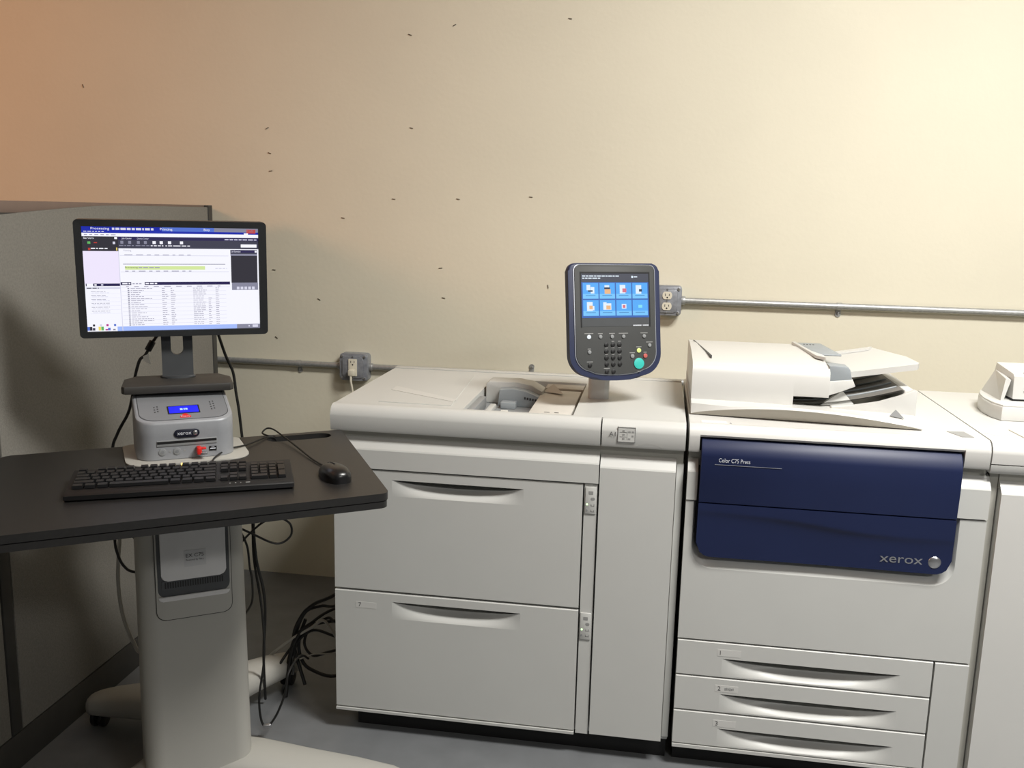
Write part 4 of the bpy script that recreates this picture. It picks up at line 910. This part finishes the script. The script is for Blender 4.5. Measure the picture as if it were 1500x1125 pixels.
for q in range(5): sq(10, 0.865 + 0.023 * q, 0.881 + 0.023 * q, 0.578, 0.606, 2)
sm.build('screen', SE, bz, smooth=0, recalc=False)
# neck with its oblong cable hole
nk0, nk1 = ZB + 0.012, 1.325
def neck_ring():
    bm = bmesh.new()
    outer = [(-0.037, nk0), (0.037, nk0), (0.037, nk1), (-0.037, nk1)]; hole = rrect(-0.0145, 0.0145, 1.128, 1.195, 0.0144, 6)
    allv = []
    for y in (0.040, 0.056):
        L = []
        for pts in (outer, hole):
            vs = [bm.verts.new((p[0], y, p[1])) for p in pts]; L.append((vs, [bm.edges.new((vs[i], vs[(i + 1) % len(vs)])) for i in range(len(vs))]))
        bmesh.ops.triangle_fill(bm, use_beauty=True, edges=[e for l in L for e in l[1]]); allv.append([l[0] for l in L])
    for A, B in zip(*allv):
        for i in range(len(A)): bm.faces.new((A[i], A[(i + 1) % len(A)], B[(i + 1) % len(A)], B[i]))
    return MB(MS).addbm(bm)
neck_ring().build('neck', 'mongrey', t)
MB(MS).box(-0.06, 0.06, 0.030, 0.041, 1.26, 1.36, bev=0.003).build('mount', 'mongrey', t)
MB(MS).prism([(0.042 * math.cos(a), 0.048 + 0.022 * math.sin(a)) for a in [2 * math.pi * i / 28 for i in range(28)]], 'z', ZB + 0.008, ZB + 0.014, bev=0.002).build('neck_flange', 'mongrey', t)
# base slab: chamfered plate
bp2 = [(-0.132, -0.050), (-0.125, -0.062), (0.118, -0.060), (0.126, -0.050), (0.126, 0.035), (0.100, 0.085), (-0.100, 0.085), (-0.128, 0.045)]
MB(MS).prism(bp2, 'z', ZB - 0.012, ZB + 0.008, bev=0.004).build('base', mat('monitor_base_plastic', (56, 54, 51), 0.5, var=0.05, vscale=40), t)

# ------------------------------------------------------------------ keyboard
KA = math.atan2(0.196, 0.409)
KO = (-1.148, 1.601, ZD)
KF = Matrix.Translation(KO) @ Matrix.Rotation(KA, 4, 'Z')
KW, KD = 0.450, 0.150
t = thing('keyboard', 'black full-size keyboard lying across the front of the desk', 'keyboard', KO, KA)
def kz(v): return 0.017 + 0.075 * v                  # top of the case rises to the back
m = MB(KF); prof = [(0.0, 0.004), (0.0, 0.013), (0.004, 0.0165), (KD - 0.004, kz(KD) - 0.002), (KD, kz(KD) - 0.006), (KD, 0.006), (KD - 0.01, 0.001), (0.01, 0.0)]
m.prism(prof, 'x', 0, KW, bev=0.003); case = m.build('case', 'kbd', t)
U = 0.0187; kb0u, kb0v = 0.0115, 0.028
KS = Matrix.Translation((0, 0, 0.0165)) @ Matrix.Rotation(math.atan(0.075), 4, 'X')
_km = {}
def key(u, v, w=1.0, h=1.0):
    kk_ = (w, h)
    if kk_ not in _km:
        a, b = w * U - 0.0024, h * U * 0.98 - 0.0024
        vs = [(x, y, 0) for x, y in ((0, 0), (a, 0), (a, b), (0, b))] + [(x, y, 0.0062) for x, y in ((0.0014, 0.0012), (a - 0.0014, 0.0012), (a - 0.0014, b - 0.002), (0.0014, b - 0.002))]
        me = bpy.data.meshes.new('key'); me.from_pydata(vs, [], [(4, 5, 6, 7), (0, 1, 5, 4), (1, 2, 6, 5), (2, 3, 7, 6), (3, 0, 4, 7), (3, 2, 1, 0)]); me.materials.append(M['key'])
        _km[kk_] = me
    o = bpy.data.objects.new('key', _km[kk_]); C.objects.link(o); o.parent = t
    o.matrix_local = KS @ Matrix.Translation((kb0u + u * U + 0.0012, kb0v + v * U * 0.98, 0.0008))
ROWS = [(0, [1.25, 1.25, 1.25, 6.25, 1.25, 1.25, 1.25, 1.25]), (1, [2.25] + [1] * 10 + [2.75]), (2, [1.75] + [1] * 11 + [2.25]), (3, [1.5] + [1] * 12 + [1.5]), (4, [1] * 13 + [2])]
for v, ws in ROWS:
    u = 0
    for w_ in ws: key(u, v, w_); u += w_
u = 0
for grp, gap in ((1, 1), (4, 0.5), (4, 0.5), (4, 0)):
    for _ in range(grp): key(u, 5.25); u += 1
    u += gap
for a in range(3):
    key(15.35 + a, 5.25); key(15.35 + a, 4); key(15.35 + a, 3); key(15.35 + a, 0)
key(16.35, 1)
for a in range(3):
    key(18.7 + a, 4); key(18.7 + a, 3); key(18.7 + a, 2); key(18.7 + a, 1)
key(18.7, 0, 2); key(20.7, 0); key(21.7, 4); key(21.7, 2, 1, 2); key(21.7, 0, 1, 2)
MB(KF).cyl((0.218, 0.1475, kz(0.1475) - 0.004), (0, 0, 1), 0.0022, 0.006, n=10).build('status_lamp', 'led', t)
m = MB(KF)
for q in range(4): m.box(0.318 + 0.011 * q, 0.318 + 0.011 * q + (0.003, 0.003, 0.002, 0.009)[q], 0.010, 0.0125, kz(0.010) - 0.0005, kz(0.010) + 0.0008)
m.build('logo_and_glints', 'inklight', t)  # on the keyboard these pale flecks are painted glints
def wpts(l): return [tuple(p) for p in l]
MB().tube(wpts([(-0.966, 1.846, 0.928), (-0.985, 1.90, 0.919), (-1.0, 1.945, 0.920), (-1.006, 1.99, 0.921), (-1.006, 2.034, 0.921), (-0.99, 2.092, 0.917), (-0.984, 2.151, 0.915), (-0.980, 2.19, 0.9135), (-0.965, 2.215, 0.905), (-0.955, 2.222, 0.86)]), 0.0022).build('cord', 'rubber', t)

# ------------------------------------------------------------------ mouse
mo = (-0.690, 1.898, ZD); ma = R(38)
MO = Matrix.Translation(mo) @ Matrix.Rotation(ma, 4, 'Z')
t = thing('mouse', 'black computer mouse with a glossy end near the desk edge', 'mouse', mo, ma)
def mpt(u, v):
    a = 2 * math.pi * u; ca, sa = math.cos(a), math.sin(a)
    x = 0.031 * math.copysign(abs(ca) ** 0.75, ca); y = 0.058 * math.copysign(abs(sa) ** 0.8, sa)
    if y > 0: x *= 1 - 0.1 * (y / 0.058)
    f = math.cos(v * math.pi / 2); g = math.sin(v * math.pi / 2)
    h = 0.028 * g ** 0.8
    return (x * (f ** 0.75), y * (f ** 0.7) - 0.006 * g, 0.003 + h * (1 - 0.12 * (y * f / 0.058)))
m = MB(MO).grid(mpt, 40, 12); m.prism([mpt(i / 40, 0)[:2] for i in range(40)], 'z', 0.0, 0.0032)
b_ = m.build('body', 'mouse', t, smooth=60)
MB(MO).tube([(0, -0.002 + 0.0095 * q, 0.0313 - 0.0003 * q * q - 0.0004 * q) for q in range(6)], 0.0016, sub=2, n=6).build('button_seam', 'black', b_)
MB(MO).cyl((-0.004, 0.028, 0.021), (1, 0, 0), 0.007, 0.008, n=18, bev=0.001).build('scroll_wheel', 'dkgrey', t)
m = MB(MO)
for q in range(4): m.box(-0.009 + 0.0048 * q, -0.0055 + 0.0048 * q, -0.040, -0.036, 0.0205, 0.0225)
m.build('logo_and_glints', 'lightink', t)
MB().tube(wpts([(-0.711, 1.937, 0.916), (-0.727, 1.955, 0.914), (-0.747, 1.975, 0.9135), (-0.791, 2.022, 0.914), (-0.858, 2.100, 0.918), (-0.928, 2.18, 0.922), (-0.975, 2.228, 0.926), (-1.0, 2.243, 0.924), (-1.005, 2.225, 0.916), (-0.985, 2.21, 0.9135), (-0.965, 2.222, 0.905), (-0.957, 2.23, 0.86)]), 0.0022).build('cord', 'rubber', t)

# ------------------------------------------------------------------ loose cables
def cable(label, pts, r, mt='rubber', name='cable', group=None):
    o = MB().tube(pts, r, sub=8).build(name, mt); return tag(o, label, 'cable', group)
t = thing('monitor_cable', 'black monitor cable with ferrite bead and paper tag left of the neck', 'cable', (-1.30, 2.17, 0.9))
MB().tube([(-1.225, 2.165, 1.235), (-1.262, 2.190, 1.178), (-1.281, 2.182, 1.146), (-1.295, 2.173, 1.117), (-1.306, 2.165, 1.105), (-1.315, 2.159, 1.073), (-1.322, 2.157, 1.04), (-1.325, 2.155, 1.015), (-1.335, 2.146, 0.967), (-1.358, 2.13, 0.915), (-1.372, 2.126, 0.86), (-1.36, 2.13, 0.70), (-1.32, 2.15, 0.60)], 0.004, sub=8).build('cord', 'rubber', t)
MB().cyl((-1.290, 2.1765, 1.128), (0.014, 0.010, 0.030), 0.0085, 0.028, n=14, bev=0.002).build('ferrite_bead', 'black', t)
MB().add([(-1.300, 2.166, 1.113), (-1.284, 2.170, 1.121), (-1.280, 2.172, 1.093), (-1.292, 2.168, 1.099), (-1.300, 2.167, 1.113), (-1.284, 2.171, 1.121), (-1.280, 2.173, 1.093), (-1.292, 2.169, 1.099)], [(0, 1, 2, 3), (7, 6, 5, 4), (0, 4, 5, 1), (1, 5, 6, 2), (2, 6, 7, 3), (3, 7, 4, 0)]).build('paper_tag', 'paperlabel', t)
cable('black cable dropping right of the monitor to the desk edge', [(-1.135, 2.215, 1.23), (-1.143, 2.270, 1.17), (-1.13, 2.284, 1.108), (-1.115, 2.294, 1.061), (-1.11, 2.298, 1.004), (-1.105, 2.301, 0.957), (-1.099, 2.305, 0.87), (-1.08, 2.29, 0.75)], 0.004)
cable('short black cable curving out under the desk left of the column', [(-1.36, 2.10, 0.84), (-1.321, 2.034, 0.68), (-1.318, 2.037, 0.628), (-1.306, 2.045, 0.59), (-1.285, 2.059, 0.571), (-1.22, 2.09, 0.565)], 0.0035)
cable('pale grey cable bowing down left of the column', [(-1.34, 2.10, 0.70), (-1.345, 2.092, 0.64), (-1.352, 2.086, 0.532), (-1.347, 2.09, 0.435), (-1.329, 2.102, 0.354), (-1.310, 2.115, 0.315), (-1.26, 2.20, 0.26)], 0.005, 'greycable')
t = thing('hanging_cable', 'long thin black cable hanging to the floor with a silver tip', 'cable', (-1.05, 2.266, 0.0))
MB().tube([(-1.06, 2.262, 0.85), (-1.057, 2.261, 0.654), (-1.056, 2.262, 0.546), (-1.042, 2.271, 0.403), (-1.039, 2.273, 0.26), (-1.053, 2.264, 0.138), (-1.050, 2.266, 0.063), (-1.036, 2.274, 0.042), (-1.015, 2.29, 0.070), (-0.993, 2.304, 0.133), (-0.984, 2.311, 0.194), (-0.985, 2.40, 0.20), (-1.0, 2.50, 0.14)], 0.0033, sub=8).build('cord', 'rubber', t)
MB().cyl((-1.045, 2.268, 0.044), (1, 0.3, 0.1), 0.0065, 0.02, n=10, bev=0.001).build('silver_tip', 'chrome', t)
cable('black cable loop sticking out under the desk right of the column', [(-1.075, 2.20, 0.60), (-1.052, 2.216, 0.631), (-1.017, 2.24, 0.664), (-0.985, 2.262, 0.672), (-0.958, 2.280, 0.652), (-0.955, 2.282, 0.620), (-0.975, 2.268, 0.600), (-1.0, 2.252, 0.604), (-1.04, 2.224, 0.635), (-1.07, 2.20, 0.66)], 0.003)
cable('thick black cable running down beside the column', [(-1.056, 2.255, 0.85), (-1.052, 2.255, 0.66), (-1.046, 2.255, 0.55), (-1.034, 2.268, 0.46), (-1.05, 2.31, 0.36), (-1.09, 2.38, 0.20), (-1.12, 2.45, 0.02)], 0.0042)
cable('short black cable hugging the right side of the column', [(-1.062, 2.19, 0.66), (-1.044, 2.197, 0.61), (-1.04, 2.2, 0.552), (-1.037, 2.206, 0.512), (-1.05, 2.23, 0.44), (-1.09, 2.27, 0.38)], 0.003)
BL = 'black cable in the tangle on the floor left of the feeder'
BUN = [[(-1.02, 2.52, 0.04), (-1.067, 2.55, 0.165), (-1.043, 2.55, 0.247), (-0.998, 2.55, 0.296), (-0.92, 2.55, 0.341), (-0.89, 2.75, 0.36)],
       [(-1.05, 2.50, 0.08), (-1.067, 2.55, 0.153), (-1.032, 2.55, 0.259), (-0.976, 2.55, 0.292), (-0.92, 2.55, 0.303), (-0.89, 2.75, 0.31)],
       [(-1.10, 2.50, 0.10), (-1.078, 2.55, 0.14), (-1.01, 2.55, 0.215), (-0.954, 2.55, 0.255), (-0.92, 2.55, 0.252), (-0.89, 2.75, 0.26)],
       [(-1.03, 2.56, 0.24), (-1.048, 2.55, 0.18), (-1.046, 2.55, 0.12), (-1.013, 2.55, 0.078), (-0.92, 2.55, 0.069), (-0.89, 2.75, 0.08)],
       [(-1.02, 2.58, 0.22), (-1.036, 2.56, 0.16), (-1.01, 2.56, 0.12), (-0.96, 2.56, 0.135), (-0.90, 2.58, 0.15)],
       [(-1.09, 2.53, 0.05), (-1.06, 2.54, 0.18), (-1.0, 2.55, 0.24), (-0.95, 2.56, 0.275), (-0.90, 2.62, 0.28)],
       [(-1.075, 2.50, 0.004), (-1.07, 2.53, 0.12), (-1.035, 2.54, 0.21), (-0.97, 2.56, 0.235), (-0.90, 2.62, 0.22)],
       [(-1.09, 2.52, 0.004), (-1.066, 2.535, 0.10), (-1.05, 2.54, 0.17), (-1.0, 2.55, 0.21), (-0.93, 2.56, 0.19), (-0.90, 2.62, 0.16)]]
for q, p in enumerate(BUN): cable(BL, p, 0.0045 if q % 3 else 0.0055, group='cables tangled on the floor')
cable('pale grey cable rising out of the black tangle beside the feeder', [(-1.26, 2.62, 0.006), (-1.20, 2.59, 0.05), (-1.15, 2.565, 0.105), (-1.06, 2.54, 0.185), (-1.005, 2.54, 0.222), (-0.965, 2.535, 0.252), (-0.940, 2.535, 0.228), (-0.925, 2.54, 0.20)], 0.0045, 'greycable')
cable('thin grey wire lying across the floor tangle', [(-1.04, 2.53, 0.119), (-0.999, 2.54, 0.134), (-0.92, 2.55, 0.148), (-0.89, 2.7, 0.15)], 0.002, 'greycable')
